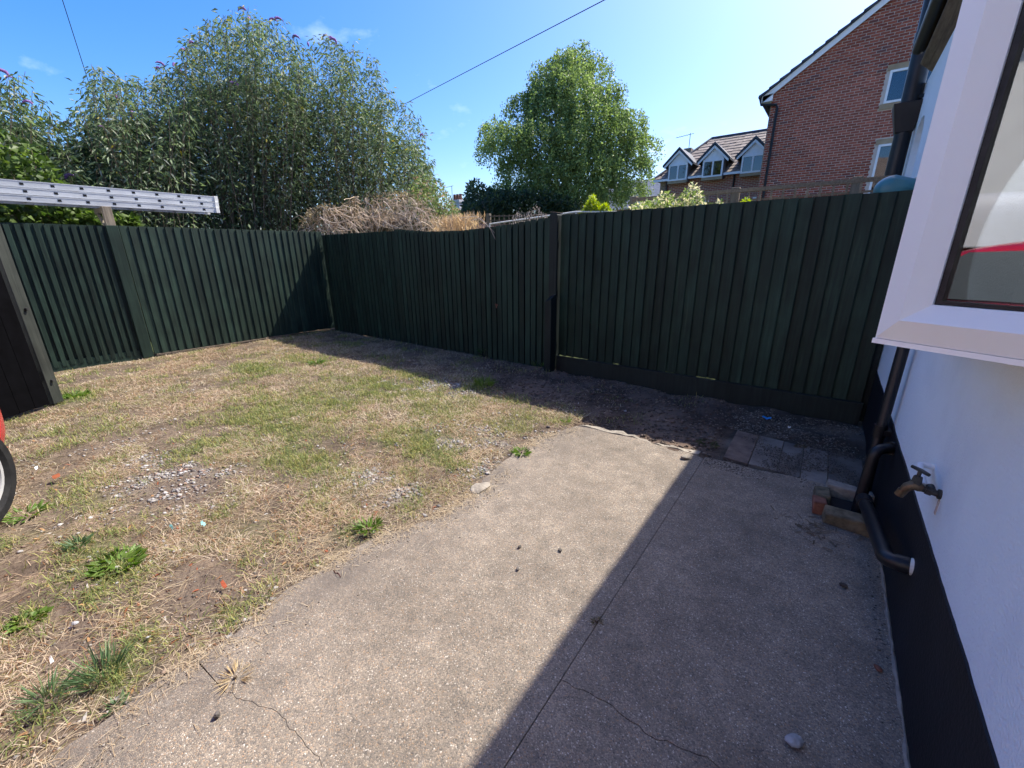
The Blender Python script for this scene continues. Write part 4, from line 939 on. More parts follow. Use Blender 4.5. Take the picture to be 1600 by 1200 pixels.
def window(parent, x0, x1, z0, z1, y, mull=1, frame=M['verge'], w=.06, curtain=None, ins=None):
    b = MB(); 
    b.box(((x0 + x1) / 2, y, z0 + w / 2), (x1 - x0, .07, w)); b.box(((x0 + x1) / 2, y, z1 - w / 2), (x1 - x0, .07, w))
    for xx in [x0 + w / 2, x1 - w / 2] + [x0 + (x1 - x0) * (i + 1) / (mull + 1) for i in range(mull)]:
        b.box((xx, y, (z0 + z1) / 2), (w, .066, z1 - z0 - 2 * w + .001))
    f = b.build('window', frame, parent)
    b = MB(); b.box(((x0 + x1) / 2, y + .01, (z0 + z1) / 2), (x1 - x0 - w, .008, z1 - z0 - w)); b.build('pane', M['glass_far'], f)
    b = MB(); b.box(((x0 + x1) / 2, y + .16, (z0 + z1) / 2), (x1 - x0 - .04, .012, z1 - z0 - .04)); b.build('curtain' if curtain else 'room_dark', curtain or M['alu_dark'], f)
    return f
for (x0, x1, z0, z1), cu in zip(wins, (M['net'], M['room'])):
    b = MB(); b.box(((x0 + x1) / 2, YG + .13, (z0 + z1) / 2), (x1 - x0, .26, z1 - z0))
    window(block, x0, x1, z0, z1, YG - .012, mull=1, curtain=None)
    b = MB(); b.box(((x0 + x1) / 2, YG + .0, z1 + .078), (x1 - x0 + .16, .045, .15)); b.build('lintel', M['lintel'], block)
    b = MB(); b.box(((x0 + x1) / 2, YG - .004, z0 - .078), (x1 - x0 + .16, .05, .15)); b.build('sill', M['lintel'], block)
for (x0, x1, z0, z1), cu in zip(wins, (M['net'], M['net'])):
    b = MB(); b.box(((x0 + x1) / 2, YG + .018, (z0 + z1) / 2), (x1 - x0 - .08, .012, z1 - z0 - .08)); b.build('net_curtain', cu, block)

# ================================================================== DORMER HOUSE
YD = 24.0; DX0, DX1 = -8.15, -2.75; DE = 4.93; RDG = 7.15; RY = 27.0
dorm = thing('dormer_house', (-5.5, YD + 3, 0), 'low red brick building with three white dormers in its tiled roof', 'building')
b = MB(); b.box(((DX0 + DX1) / 2, YD + 3.0, DE / 2), (DX1 - DX0, 6.0, DE)); b.build('wall', M['brickwall'], dorm)
b = MB(); b.box((DX0 + .12, YD - .005, DE / 2), (.26, .03, DE - .02)); b.build('quoin', M['brickbuff'], dorm)
ov = .3; ex0 = DX0 - ov
b = MB(); b.add([(ex0, YD - ov, DE - .02), (DX1, YD - ov, DE - .02), (DX1, RY, RDG), (ex0 + 1.85, RY, RDG), (ex0, 2 * RY - YD + ov, DE - .02), (DX1, 2 * RY - YD + ov, DE - .02)], [(0, 1, 2, 3), (0, 3, 4), (3, 2, 5, 4), (0, 4, 5, 1), (1, 5, 2)]); b.build('roof', M['tile_dark'], dorm)
sd = Vector((0, RY - YD + ov, RDG - DE + .02)); sl = sd.length; sdn = sd.normalized(); sn = Vector((0, -sdn.z, sdn.y))
tl = MB(); tl.box((0, 0, 0), (.292, .36, .028)); tile_me = tl.mesh('roof_tile'); tile_me.materials.append(M['tile_brown'])
tl2 = MB(); tl2.box((0, 0, 0), (.292, .36, .028)); tile_pl = tl2.mesh('roof_tile_sun_glint'); tile_pl.materials.append(M['tile_pale'])
pitch_a = math.atan2(sdn.z, sdn.y)
DORM = [-7.19, -5.56, -3.86]
nrow = int(sl / .30); cnt = 0
for r_ in range(nrow):
    f = (r_ + .5) / nrow; xa = ex0 + 1.85 * f + .12
    x = xa + (.15 if r_ % 2 else 0)
    while x < DX1 - .1:
        p = Vector((x, YD - ov, DE - .02)) + sdn * (sl * f) + sn * .03
        inside = any(abs(x - d) < .40 and p.z < 5.5 for d in DORM) 
        if not inside and cnt < 300:
            pale = (r_ in (4, 5) and -5.1 < x < -4.2 and random.random() < .55)
            put('roof_tile', tile_pl if pale else tile_me, dorm, p + Vector((0, 0, random.uniform(0, .012))), rot=(pitch_a - .07, 0, random.uniform(-.01, .01))); cnt += 1
        x += .30
b = MB(); b.tube([(ex0 + 1.85, RY, RDG + .03), (DX1, RY, RDG + .03)], .09, 8); b.tube([(ex0, YD - ov, DE + .03), (ex0 + 1.85, RY, RDG + .03)], .08, 8); b.build('ridge_tiles', M['tile_dark'], dorm)
b = MB(); b.box(((ex0 + DX1) / 2, YD - ov - .02, DE - .06), (DX1 - ex0, .10, .10)); b.build('gutter', M['verge'], dorm)
for xx in (DX0 + .35, -4.62):
    b = MB(); b.tube([(xx, YD - .07, DE - .1), (xx, YD - .07, 0)], .045, 8); b.build('downpipe', M['blackpipe'], dorm)
for i, dx in enumerate(DORM):
    hw = .49; zt = 5.56; ap = 6.14; yf = YD - .40
    d = bpy.data.objects.new('dormer', None); COL.objects.link(d); d.parent = dorm; WL[d.name] = wloc(dorm)
    b = MB(); b.prism([(dx - hw, 4.70), (dx + hw, 4.70), (dx + hw, zt), (dx, ap - .08), (dx - hw, zt)], 1, yf + .03, YD + 2.3); b.build('cheek', M['lead'], d)
    b = MB(); b.prism([(dx - hw + .02, zt - .02), (dx + hw - .02, zt - .02), (dx, ap - .10)], 1, yf - .02, yf + .029); b.build('gable_board', M['verge'], d)
    for sg in (-1, 1):
        e0 = (dx + sg * (hw + .20), zt - .09); e1 = (dx, ap)
        b = MB(); b.prism([e0, e1, (e1[0], e1[1] - .13), (e0[0] - sg * .02, e0[1] - .10)], 1, yf - .13, yf - .09); b.build('barge_board', M['verge'], d)
        b = MB(); b.prism([(e0[0] + sg * .06, e0[1] - .02), (e1[0], e1[1] + .04), (e1[0], e1[1] + .15), (e0[0] + sg * .06, e0[1] + .07)], 1, yf - .17, YD + 2.4); b.build('dormer_roof', M['tile_dark'], d)
    window(d, dx - .46, dx + .46, 4.78, zt - .03, yf - .03, mull=1, w=.07, curtain=(None, None, None)[i])
    b = MB(); b.box((dx, YD - .40, 4.72), (.95, .10, .14)); b.build('sill', M['lintel'], d)
for xx in (-6.05, -3.3, -7.4):
    window(dorm, xx - .3, xx + .3, 2.6, 3.62, YD - .02, mull=0, w=.08)
    b = MB(); b.box((xx, YD - .012, 3.70), (.8, .04, .16)); b.build('lintel', M['verge'], dorm)
b = MB(); b.box((-8.0 + .1, RY + .5, 6.45), (.4, .5, 1.0)); ch = b.build('chimney', M['brickbuff'], dorm)
b = MB(); b.tube([(-7.9, RY + .5, 6.9), (-7.9, RY + .5, 7.75)], .018, 5); b.tube([(-8.7, RY + .5, 7.62), (-7.7, RY + .5, 7.70)], .014, 5)
for k in range(6): b.tube([(-8.6 + k * .13, RY + .35, 7.63 + k * .01), (-8.6 + k * .13, RY + .65, 7.63 + k * .01)], .008, 4)
b.build('aerial', M['lead'], ch)

# ================================================================== MORE DISTANT HOUSES
slate = thing('slate_roof_house', (-13.5, 37, 0), 'distant grey slate roof beside the weeping tree', 'house')
b = MB(); b.box((-15.0, 38, 2.4), (8.0, 5.0, 4.8)); b.build('wall', M['brickwall'], slate)
b = MB(); b.prism([(35.2, 4.7), (38, 7.2), (40.8, 4.7)], 0, -19.2, -10.4); b.build('roof', simple('grey_slates', (.17, .18, .20), (.25, .26, .28), scale=5, stretch=(1, 1, 4), rough=.7), slate)
q = on_r(716, 330, 34)
far_h = thing('chimney_house', (q.x, q.y, 0), 'distant house with a pale chimney of red pots above the gate', 'house')
b = MB(); b.box((q.x - 1, q.y + 2, 2.0), (7, 5, 4.0)); b.build('wall', M['brickwall'], far_h)
b = MB(); b.prism([(q.y - .8, 3.9), (q.y + 2, 4.6), (q.y + 4.8, 3.9)], 0, q.x - 4.8, q.x + 2.8); b.build('roof', M['tile_brown'], far_h)
ctop = on_r(716, 313, 34).z
b = MB(); b.box((q.x, q.y, (3.6 + ctop) / 2), (.95, .7, ctop - 3.6)); b.box((q.x, q.y, ctop - .10), (1.08, .82, .14)); ch = b.build('chimney', simple('pale_chimney_render', (.42, .42, .43), (.55, .55, .55), scale=4, rough=.9), far_h)
for k in range(3):
    b = MB(); b.tube([(q.x - .3 + k * .3, q.y, ctop), (q.x - .3 + k * .3, q.y, ctop + .42)], [.13, .10], 10); b.build('chimney_pot', M['brickred'], ch)
b = MB(); t = on_r(706, 290, 34).z; b.tube([(q.x - .55, q.y, ctop - .5), (q.x - .55, q.y, t)], .022, 5); b.tube([(q.x - 1.2, q.y, t - .02), (q.x - .4, q.y, t + .03)], .016, 5); b.build('aerial', M['lead'], ch)
lw = thing('garden_wall', (-7.2, 8.2, 0), 'bit of old red brick wall behind the dry orange plants', 'wall')
q = on_y(698, 334, 8.2); b = MB(); b.box((q.x, 8.2, q.z / 2), (.62, .25, q.z)); b.build('wall', M['brickwall'], lw)

# ================================================================== NEIGHBOUR'S TRELLISES
tre = thing('trellis_fence', (-1.0, 6.5, 0), 'brown timber trellis fence in front of the red brick gable', 'trellis')
TZ = 2.135
b = MB(); b.bar((-2.6, 6.5, TZ), (.36, 6.5, TZ), .05, .045); b.build('top_rail', M['trelliswood'], tre)
for z in (TZ - .12, TZ - .24):
    b = MB(); b.bar((-2.6, 6.512, z), (.36, 6.512, z), .014, .024); b.build('rail', M['trelliswood'], tre)
x = -2.55
while x < .3:
    b = MB(); b.box((x, 6.486, TZ - .17), (.024, .014, .36)); b.build('upright', M['trelliswood'], tre); x += .125
for x in (-2.6, -1.22, .03):
    b = MB(); b.box((x, 6.53, 1.09), (.10, .09, 2.18)); b.build('post', M['rawwood'], tre, bevel=.006)
for k in range(20):
    b = MB(); b.box((-2.53 + k * .147, 6.50, .89), (.143, .02, 1.76)); b.build('board', M['trelliswood'], tre)
b = MB(); b.bar((-2.6, 6.506, 1.80), (.36, 6.506, 1.80), .06, .03); b.build('capping', M['trelliswood'], tre)
tr2 = thing('trellis_fence', (-5.6, 9.0, 0), 'low weathered trellis just behind the slatted gate by the dark bushes', 'trellis')
a0, a1 = on_y(762, 338, 7.6), on_y(905, 334, 7.6)
for dz in (0, -.09, -.18):
    b = MB(); b.bar(a0 + Vector((0, 0, dz)), a1 + Vector((0, 0, dz)), .018, .022); b.build('rail', M['greywood'], tr2)
for k in range(17):
    c0 = a0 + (a1 - a0) * ((k + .5) / 17); b = MB(); b.box((c0.x, 7.585, c0.z - .16), (.02, .014, .36)); b.build('upright', M['greywood'], tr2)
for c0 in (a0, a1):
    b = MB(); b.box((c0.x, 7.63, (c0.z + .06) / 2), (.09, .08, c0.z + .06)); b.build('post', M['rawwood'], tr2)
h0, h1 = on_y(765, 350, 6.0), on_y(900, 331, 6.0)
hand = thing('garden_rail', (h0.x, 6.0, 0), 'thin pale rail slanting just above the gate top', 'rail')
b = MB(); b.tube([h0, h1, on_y(1000, 331, 6.0)], .012, 6); b.build('rail', M['plastic_pale'], hand)
for c0 in (h0, h1):
    b = MB(); b.tube([(c0.x, 6.0, 0), (c0.x, 6.0, c0.z)], .014, 6); b.build('stake', M['plastic_pale'], hand)

# ================================================================== OVERHEAD CABLES
def cable(p0, p1, sag, r, label):
    p0, p1 = Vector(p0), Vector(p1); b = MB(); pts = [p0 + (p1 - p0) * t - Vector((0, 0, sag * 4 * t * (1 - t))) for t in np.linspace(0, 1, 25)]
    b.tube(pts, r, 5); o = b.build('overhead_cable', M['cable']); tag(o, label, 'cable')
A = on_r(560, 200, 40); Bp = on_r(1040, -50, 16); dirc = Bp - A
cable(A - dirc * .0, A + dirc * 1.35, .0, .016, 'thin black overhead cable crossing the sky left of the weeping tree')
A = on_r(150, 165, 30); Bp = on_r(88, -30, 24); dirc = Bp - A
cable(A, A + dirc * 1.8, .0, .013, 'thin black overhead cable above the left buddleia bush')
# ================================================================== SHRUBS AND TREES
def unit(a): return a / np.maximum(np.linalg.norm(a, axis=1, keepdims=True), 1e-9)
def leaves(P, D, l, w, col, fold=.25, droop=.0):
    """P base points, D directions, lengths, widths, per-leaf colours -> folded lance-shaped leaves"""
    n = len(P); D = unit(D); rv = unit(RNG.normal(size=(n, 3))); S = unit(np.cross(D, rv)); N = np.cross(S, D)
    l = l[:, None]; w = w[:, None]
    mid = P + D * l * .42
    L_ = mid + S * w * .5 + N * w * fold; R_ = mid - S * w * .5 + N * w * fold
    tip = P + D * l + np.array([0, 0, -1.0]) * l * droop
    V = np.stack([P, L_, tip, R_], 1).reshape(-1, 3); i = np.arange(n) * 4
    F = np.stack([np.c_[i, i + 1, i + 2], np.c_[i, i + 2, i + 3]], 1).reshape(-1, 3)
    return V, F, np.repeat(col, 4, axis=0)
def join_leaves(name, sets, mat, parent):
    Vs, Fs, Cs, o = [], [], [], 0
    for V, F, C in sets:
        Vs.append(V); Fs.append(F + o); Cs.append(C); o += len(V)
    ob = raw_mesh(name, np.concatenate(Vs), np.concatenate(Fs), 3, mat, parent=parent, colors=np.concatenate(Cs)); ob["kind"] = "stuff"; return ob
def mixcol(n, a, b, vary=.25):
    t = RNG.random((n, 1)); return (np.array(a) * (1 - t) + np.array(b) * t) * (1 - vary + 2 * vary * RNG.random((n, 1)))
# one drooping flower spike, shared
fm = MB(); fm.tube([(0, 0, 0), (.05, 0, .05), (.12, 0, .055), (.19, 0, .01), (.23, 0, -.06)], [.020, .036, .034, .024, .007], 7); FLOWER = fm.mesh('flower_spike'); FLOWER.materials.append(M['flower'])
def buddleia(name, label, x0, x1, outline, d0, d1, n_canes, seed, nflow, lean=0.0, colA=(.066, .108, .05), colB=(.185, .24, .115)):
    rg = np.random.default_rng(seed); xm = (x0 + x1) / 2
    c = on_r(xm, 340, (d0 + d1) / 2); root = thing(name, (c.x, c.y, 0), label, 'shrub', None)
    stems = MB(); LS = []; tips = []
    for i in range(n_canes):
        px = rg.uniform(x0, x1); yo = float(np.interp(px, [p[0] for p in outline], [p[1] for p in outline]))
        u = rg.random(); fr = .075 + u ** 1.2 * .76
        if i < n_canes * .24: fr = rg.uniform(-.04, .07)
        py = yo + fr * (352 - yo); d = rg.uniform(d0, d1)
        tip = np.array(on_r(px, py, d))
        base = np.array((c.x, c.y, 0)) * .55 + np.array(on_r(px + rg.uniform(-60, 60), 340, d)) * .45; base[2] = 0
        base = base + np.r_[rg.normal(0, .25, 2), 0]
        m = base * .45 + tip * .55; m[2] = tip[2] * .72
        t = np.linspace(0, 1, 9)[:, None]; path = base * (1 - t) ** 2 + 2 * m * t * (1 - t) + tip * t * t
        stems.tube([Vector(q) for q in path], [max(.0025, .009 * (1 - k / 8.5)) for k in range(9)], 4, cap=False)
        L = np.linalg.norm(np.diff(path, axis=0), axis=1).sum()
        k = int(L * .66 / .032); ts = 1 - rg.random(k) ** 1.15 * .72; ts = ts[:, None]
        P = base * (1 - ts) ** 2 + 2 * m * ts * (1 - ts) + tip * ts * ts
        # side shoots: scatter leaf bases around the cane
        sh = (rg.random((k, 1)) ** .7) * .34 * np.clip(1.15 - ts, .06, 1) * 1.6; a = rg.uniform(0, 6.283, k)
        o_ = np.c_[np.cos(a), np.sin(a), rg.normal(0, .5, k)]; P = P + o_ * sh
        D = o_ * np.r_[1, 1, .3] + np.c_[np.zeros(k), np.zeros(k), rg.uniform(-1.15, .25, k)]
        n2 = len(P); col = mixcol(n2, colA, colB)
        pal = rg.random(n2) < .09; col[pal] = np.array([.30, .33, .25]) * (.8 + .4 * rg.random((pal.sum(), 1)))
        yl = rg.random(n2) < .012; col[yl] = [.42, .36, .06]
        LS.append(leaves(P, D, rg.uniform(.06, .135, n2), rg.uniform(.018, .034, n2), col, droop=.22))
        tips.append((tip, tip - m))
    # inner fill, low and deep
    k = int(n_canes * 26); pxs = rg.uniform(x0, x1, k); P = []
    for px in pxs:
        yo = float(np.interp(px, [p[0] for p in outline], [p[1] for p in outline])); py = yo + (350 - yo) * (.30 + .75 * rg.random()); P.append(on_r(px, py, rg.uniform((d0 + d1) / 2, d1)))
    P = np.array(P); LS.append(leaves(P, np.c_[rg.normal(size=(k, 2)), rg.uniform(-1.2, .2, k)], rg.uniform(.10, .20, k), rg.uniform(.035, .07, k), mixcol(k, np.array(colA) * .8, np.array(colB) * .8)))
    stems.build('stems', M['stem'], root)
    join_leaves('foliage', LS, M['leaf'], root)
    tips.sort(key=lambda q: -q[0][2])
    pick = tips[:max(1, nflow // 2)] + [tips[j] for j in rg.integers(len(tips) // 4, len(tips), nflow - nflow // 2)]
    for tip, dr in pick:
        s = rg.uniform(.4, .75); put('flower', FLOWER, root, Vector(tip), rot=(rg.uniform(-.3, .3), rg.uniform(-.5, .1), rg.uniform(0, 6.28)), scale=(s, s, s))
    return root
OUT = [(-160, 130), (-60, 105), (0, 118), (22, 125), (42, 117), (60, 150), (80, 178), (98, 188), (118, 170), (140, 108), (165, 116), (190, 125), (212, 118), (240, 116), (255, 100), (285, 88), (300, 58), (322, 36), (345, 32), (385, 20), (412, 38), (432, 30), (450, 45), (470, 75), (488, 72), (505, 40), (520, 70), (535, 82), (552, 72), (566, 66), (578, 95), (590, 86), (600, 135), (615, 150), (640, 176), (655, 178), (664, 210), (672, 235), (678, 262), (684, 300), (690, 345)]
buddleia('buddleia_bush', 'grey-green buddleia bush at the left edge with pale purple flower spikes', -170, 105, OUT, 9.2, 11.2, 150, 11, 14, colA=(.055, .095, .035), colB=(.15, .205, .085))
buddleia('buddleia_bush', 'buddleia bush rising behind the ladder end, left shoulder of the large thicket', 95, 300, OUT, 9.0, 11.4, 210, 12, 10)
buddleia('buddleia_bush', 'tallest buddleia bush with dark purple spike at its top, above the fence corner', 270, 480, OUT, 9.6, 12.2, 280, 13, 12)
buddleia('buddleia_bush', 'buddleia bush above the dead vines, right shoulder of the large thicket', 450, 682, OUT, 9.7, 12.2, 260, 14, 14)

def leafy(name, label, cat, n, centre_fn, l, w, ca, cb, stem_pts=None, up=.3, mat='leaf', loc=None, alt=None):
    """loose shrub: n leaves placed by centre_fn(rng)"""
    P = np.array([centre_fn() for _ in range(n)]); c = P.mean(0) if loc is None else loc
    root = thing(name, (float(c[0]), float(c[1]), 0), label, cat)
    col = mixcol(n, ca, cb)
    if alt is not None:
        k = RNG.random(n) < alt[1]; col[k] = np.array(alt[0]) * (.8 + .4 * RNG.random((k.sum(), 1)))
    D = np.c_[RNG.normal(size=(n, 2)), RNG.normal(up, .7, n)]
    join_leaves('foliage', [leaves(P, D, RNG.uniform(l * .6, l * 1.3, n), RNG.uniform(w * .6, w * 1.3, n), col)], M[mat], root)
    b = MB()
    if stem_pts:
        for (p0, p1, r) in stem_pts: b.tube([p0, (Vector(p0) + Vector(p1)) / 2 + Vector((random.uniform(-.05, .05), random.uniform(-.05, .05), 0)), p1], [r, r * .8, r * .45], 5)
    else:
        for k in range(9):
            t = P[random.randrange(n)]; b.tube([(c[0] + random.uniform(-.1, .1), c[1], -.02), ((c[0] + t[0]) / 2, (c[1] + t[1]) / 2, t[2] * .6), tuple(t)], [.02, .012, .005], 5)
    b.build('stems', M['stem'], root)
    return root
def px_cloud(poly, d0, d1):
    """random points inside a photograph outline at a range of distances (closest first)"""
    xs = [p[0] for p in poly]; lo, hi = min(xs), max(xs)
    def f():
        px = random.uniform(lo, hi); yt = float(np.interp(px, xs, [p[1] for p in poly])); yb = max(p[2] for p in poly)
        return tuple(on_r(px, yt + (yb - yt) * random.random() ** .8, random.uniform(d0, d1)))
    return f
leafy('ivy_bush', 'bright yellow-green broad-leaved bush under the left end of the ladder', 'shrub', 2600, px_cloud([(-120, 200, 345), (-20, 195, 345), (30, 225, 345), (70, 232, 345), (95, 280, 345), (140, 335, 350), (215, 340, 355)], 8.6, 9.2), .10, .075, (.055, .10, .022), (.13, .19, .045))
leafy('green_bush', 'small pale green bush right of the dead vine heap', 'shrub', 2600, px_cloud([(640, 285, 345), (665, 272, 345), (690, 285, 345), (705, 310, 345), (722, 338, 350)], 8.6, 9.8), .07, .03, (.09, .14, .04), (.21, .27, .10), alt=((.30, .22, .15), .2))
leafy('dark_tree', 'small dark loose-leaved tree left of the weeping tree', 'tree', 3400, px_cloud([(722, 330, 345), (728, 290, 345), (742, 278, 345), (755, 290, 345), (772, 300, 345), (800, 300, 345)], 14, 16), .13, .08, (.028, .055, .035), (.06, .095, .05))
leafy('dark_hedge', 'dense dark green hedge at the foot of the weeping tree', 'hedge', 5200, px_cloud([(728, 322, 348), (760, 302, 348), (800, 292, 348), (860, 300, 348), (905, 312, 348)], 12.5, 13.8), .12, .07, (.02, .045, .025), (.05, .08, .035))
leafy('golden_conifer', 'small golden green conifer peeping over the right fence panel', 'conifer', 4200, (lambda: (lambda px, h: tuple(on_y(px, 338 - h * (34 if px < 938 else 20) * max(.15, 1 - abs(px - (926 if px < 938 else 945)) / (18 if px < 938 else 12)), random.uniform(6.0, 6.45))))(random.uniform(909, 956), random.random())), .05, .022, (.17, .24, .02), (.40, .46, .05), up=.8)
VAR = [(985, 322, 345), (1000, 314, 345), (1020, 312, 345), (1035, 300, 340), (1050, 305, 340), (1062, 308, 335), (1072, 296, 335), (1083, 282, 335), (1094, 296, 330), (1104, 318, 330), (1118, 321, 330), (1126, 312, 330), (1134, 322, 330)]
leafy('variegated_shrub', 'cream and green variegated shrub above the right fence panel', 'shrub', 3000, px_cloud(VAR, 6.0, 6.7), .052, .026, (.10, .16, .04), (.27, .33, .11), alt=((.62, .57, .36), .38))
leafy('yellow_shrub', 'tiny yellow-green leaf tuft above the fence before the trellis', 'shrub', 420, px_cloud([(1158, 318, 330), (1166, 309, 330), (1175, 318, 330)], 6.05, 6.3), .045, .02, (.20, .28, .03), (.40, .48, .06))
leafy('purple_weed', 'dry purple-grey flower stems standing above the gate end', 'weeds', 380, px_cloud([(800, 340, 352), (812, 325, 352), (822, 335, 352), (838, 318, 350), (846, 330, 350), (856, 338, 350)], 5.4, 5.9), .03, .008, (.22, .19, .17), (.36, .32, .29), up=1.4)

# dry orange plants
dry = thing('dry_grass_clump', on_y(712, 360, 5.3) * 1.0, 'dry orange-brown plant clump just above the gate dip', 'weeds'); dry.location.z = 0; WL[dry.name] = Vector(dry.location)
n = 1500; pts = np.array([on_y(random.gauss(716, 17), 372, random.uniform(5.0, 5.6)) for _ in range(n)])
h = np.array([on_y(716, 372 - random.random() ** .7 * 40, 5.3).z for _ in range(n)]); P = pts.copy(); P[:, 2] = h - .10
D = np.c_[RNG.normal(0, .5, (n, 2)), RNG.uniform(.4, 1.4, n)]
join_leaves('foliage', [leaves(P, D, RNG.uniform(.06, .14, n), RNG.uniform(.008, .022, n), mixcol(n, (.34, .23, .13), (.56, .43, .27)))], M['leaf'], dry)
b = MB()
for k in range(30):
    q = pts[random.randrange(n)]; b.tube([(q[0], q[1], 0), (q[0] + random.uniform(-.1, .1), q[1], h[k])], .005, 4)
b.build('stems', M['vine'], dry)
straw = thing('hanging_straw', on_y(770, 350, 4.6), 'two pale straw stems hanging over the top of the gate', 'straw')
b = MB()
for q in ([(722, 340, 4.8), (745, 338, 4.6), (762, 352, 4.33), (773, 364, 4.31)], [(735, 345, 4.8), (752, 341, 4.6), (766, 357, 4.33), (774, 374, 4.315)]):
    b.tube([on_y(*p) for p in q], [.004, .005, .004, .002], 4)
b.build('stems', M['vine'], straw)

# ---- collapsed shed under dead vines
shed = thing('garden_shed', (-8.4, 6.1, 0), 'old timber shed buried under dead vines behind the fence corner', 'shed')
s0, s1 = on_y(540, 345, 6.0), on_y(690, 345, 6.0)
b = MB(); b.prism([(5.75, 2.02), (6.6, 2.32), (7.5, 2.05), (7.5, 1.97), (6.6, 2.24), (5.75, 1.95)], 0, s0.x, s1.x - .6); b.build('roof', M['greywood'], shed)
for x in np.linspace(s0.x + .1, s1.x - .8, 4):
    b = MB(); b.box((x, 5.95, 1.0), (.10, .10, 2.0)); b.build('post', M['rawwood'], shed)
b = MB(); b.box(((s0.x + s1.x) / 2 - .3, 5.92, 1.94), (s1.x - s0.x - .7, .03, .13)); b.build('fascia', M['rawwood'], shed)
b = MB(); b.box(((s0.x + s1.x) / 2 - .3, 7.4, 1.0), (s1.x - s0.x - .7, .03, 2.0)); b.build('back_wall', M['greywood'], shed)
vine = thing('dead_vine', (-8.4, 6.0, 0), 'heap of pale dead vine stems sprawling over the shed roof', 'vines')
b = MB()
VT = [(462, 352), (480, 328), (505, 318), (530, 322), (545, 312), (565, 304), (585, 306), (610, 303), (632, 300), (655, 310), (672, 326), (690, 344), (704, 356)]
vtop = lambda px: float(np.interp(px, [p[0] for p in VT], [p[1] for p in VT]))
made = 0
while made < 620:
    px = random.uniform(468, 700); yo = vtop(px)
    p = on_y(px, yo + 4 + random.random() ** 1.2 * 38, random.uniform(5.3, 6.2)) if px > 560 else on_r(px, yo + 4 + random.random() ** 1.2 * 34, random.uniform(9.0, 9.5))
    ztop = p.z + .035
    a = random.uniform(0, 6.283); d = Vector((math.cos(a), random.gauss(0, .35), math.sin(a) * .8)).normalized(); curl = random.gauss(0, .35); pts = [p]
    st = random.uniform(.05, .11)
    for _ in range(random.randint(5, 11)):
        d = Matrix.Rotation(curl + random.gauss(0, .22), 3, 'Y') @ d + Vector((0, random.gauss(0, .12), -.17)); d.normalize()
        q = pts[-1] + d * st
        if q.z > ztop: d.z = -abs(d.z) * .6; q = pts[-1] + d.normalized() * st
        pts.append(q)
    if any(q.y < 4.47 and q.x > -8.05 for q in pts): continue
    r = random.choice((.0035, .0045, .006, .009)); b.tube(pts, [r * (1 - .55 * t / len(pts)) for t in range(len(pts))], 4, cap=False); made += 1
ob = b.build('stems', M['vine'], vine); ob["kind"] = "stuff"
n = 2600; P = np.array([on_y(px_, float(np.interp(px_, [q[0] for q in VT], [q[1] for q in VT])) - 2 + random.random() ** 1.4 * 40, random.uniform(5.5, 6.5)) if px_ > 560 else on_r(px_, float(np.interp(px_, [q[0] for q in VT], [q[1] for q in VT])) + random.random() * 30, random.uniform(9.1, 9.5)) for px_ in (random.uniform(470, 695) for _ in range(n))])
join_leaves('dead_leaves', [leaves(P, RNG.normal(size=(n, 3)), RNG.uniform(.03, .07, n), RNG.uniform(.015, .035, n), mixcol(n, (.12, .10, .06), (.30, .24, .15)))], M['leaf'], vine)

# ---- weeping tree
WT = thing('weeping_tree', (0, 0, 0), 'large weeping pale green tree against the sky in the middle distance', 'tree')
DT = 16.0; tb = on_r(880, 335, DT); WT.location = (tb.x, tb.y, 0); WL[WT.name] = Vector((tb.x, tb.y, 0))
right = Vector((-tb.y, tb.x, 0)).normalized() * -1; back_ = Vector((tb.x, tb.y, 0)).normalized()
TO_L = [(60, 903), (85, 845), (112, 822), (130, 800), (165, 792), (178, 790), (184, 752), (215, 748), (240, 760), (246, 785), (270, 778), (300, 775), (335, 772)]
TO_R = [(60, 905), (80, 925), (95, 938), (115, 945), (140, 965), (160, 985), (185, 1005), (205, 1018), (235, 1021), (262, 1014), (290, 1008), (335, 1004)]
yl_, xl_ = zip(*TO_L); yr_, xr_ = zip(*TO_R)
rg = np.random.default_rng(99)
LS = []; br = MB()
br.tube([(tb.x, tb.y, -.05), (tb.x + .05, tb.y, 2.0), (tb.x + .1, tb.y + .1, 4.5), (tb.x + .12, tb.y + .1, 7.2)], [.26, .20, .13, .04], 9)
LOBES = [(906, 84, 20), (884, 100, 24), (926, 108, 24), (855, 116, 24), (848, 148, 28), (893, 136, 34), (945, 152, 28), (815, 170, 26), (860, 178, 40), (920, 178, 42), (984, 192, 24), (768, 203, 20), (800, 222, 34), (845, 222, 40), (900, 222, 44), (955, 215, 40), (1003, 222, 22), (765, 232, 18), (815, 262, 38), (868, 268, 42), (925, 262, 44), (975, 252, 36), (1004, 258, 18), (800, 300, 32), (845, 305, 38), (900, 308, 42), (950, 300, 38), (988, 296, 26)]
cxm = 888
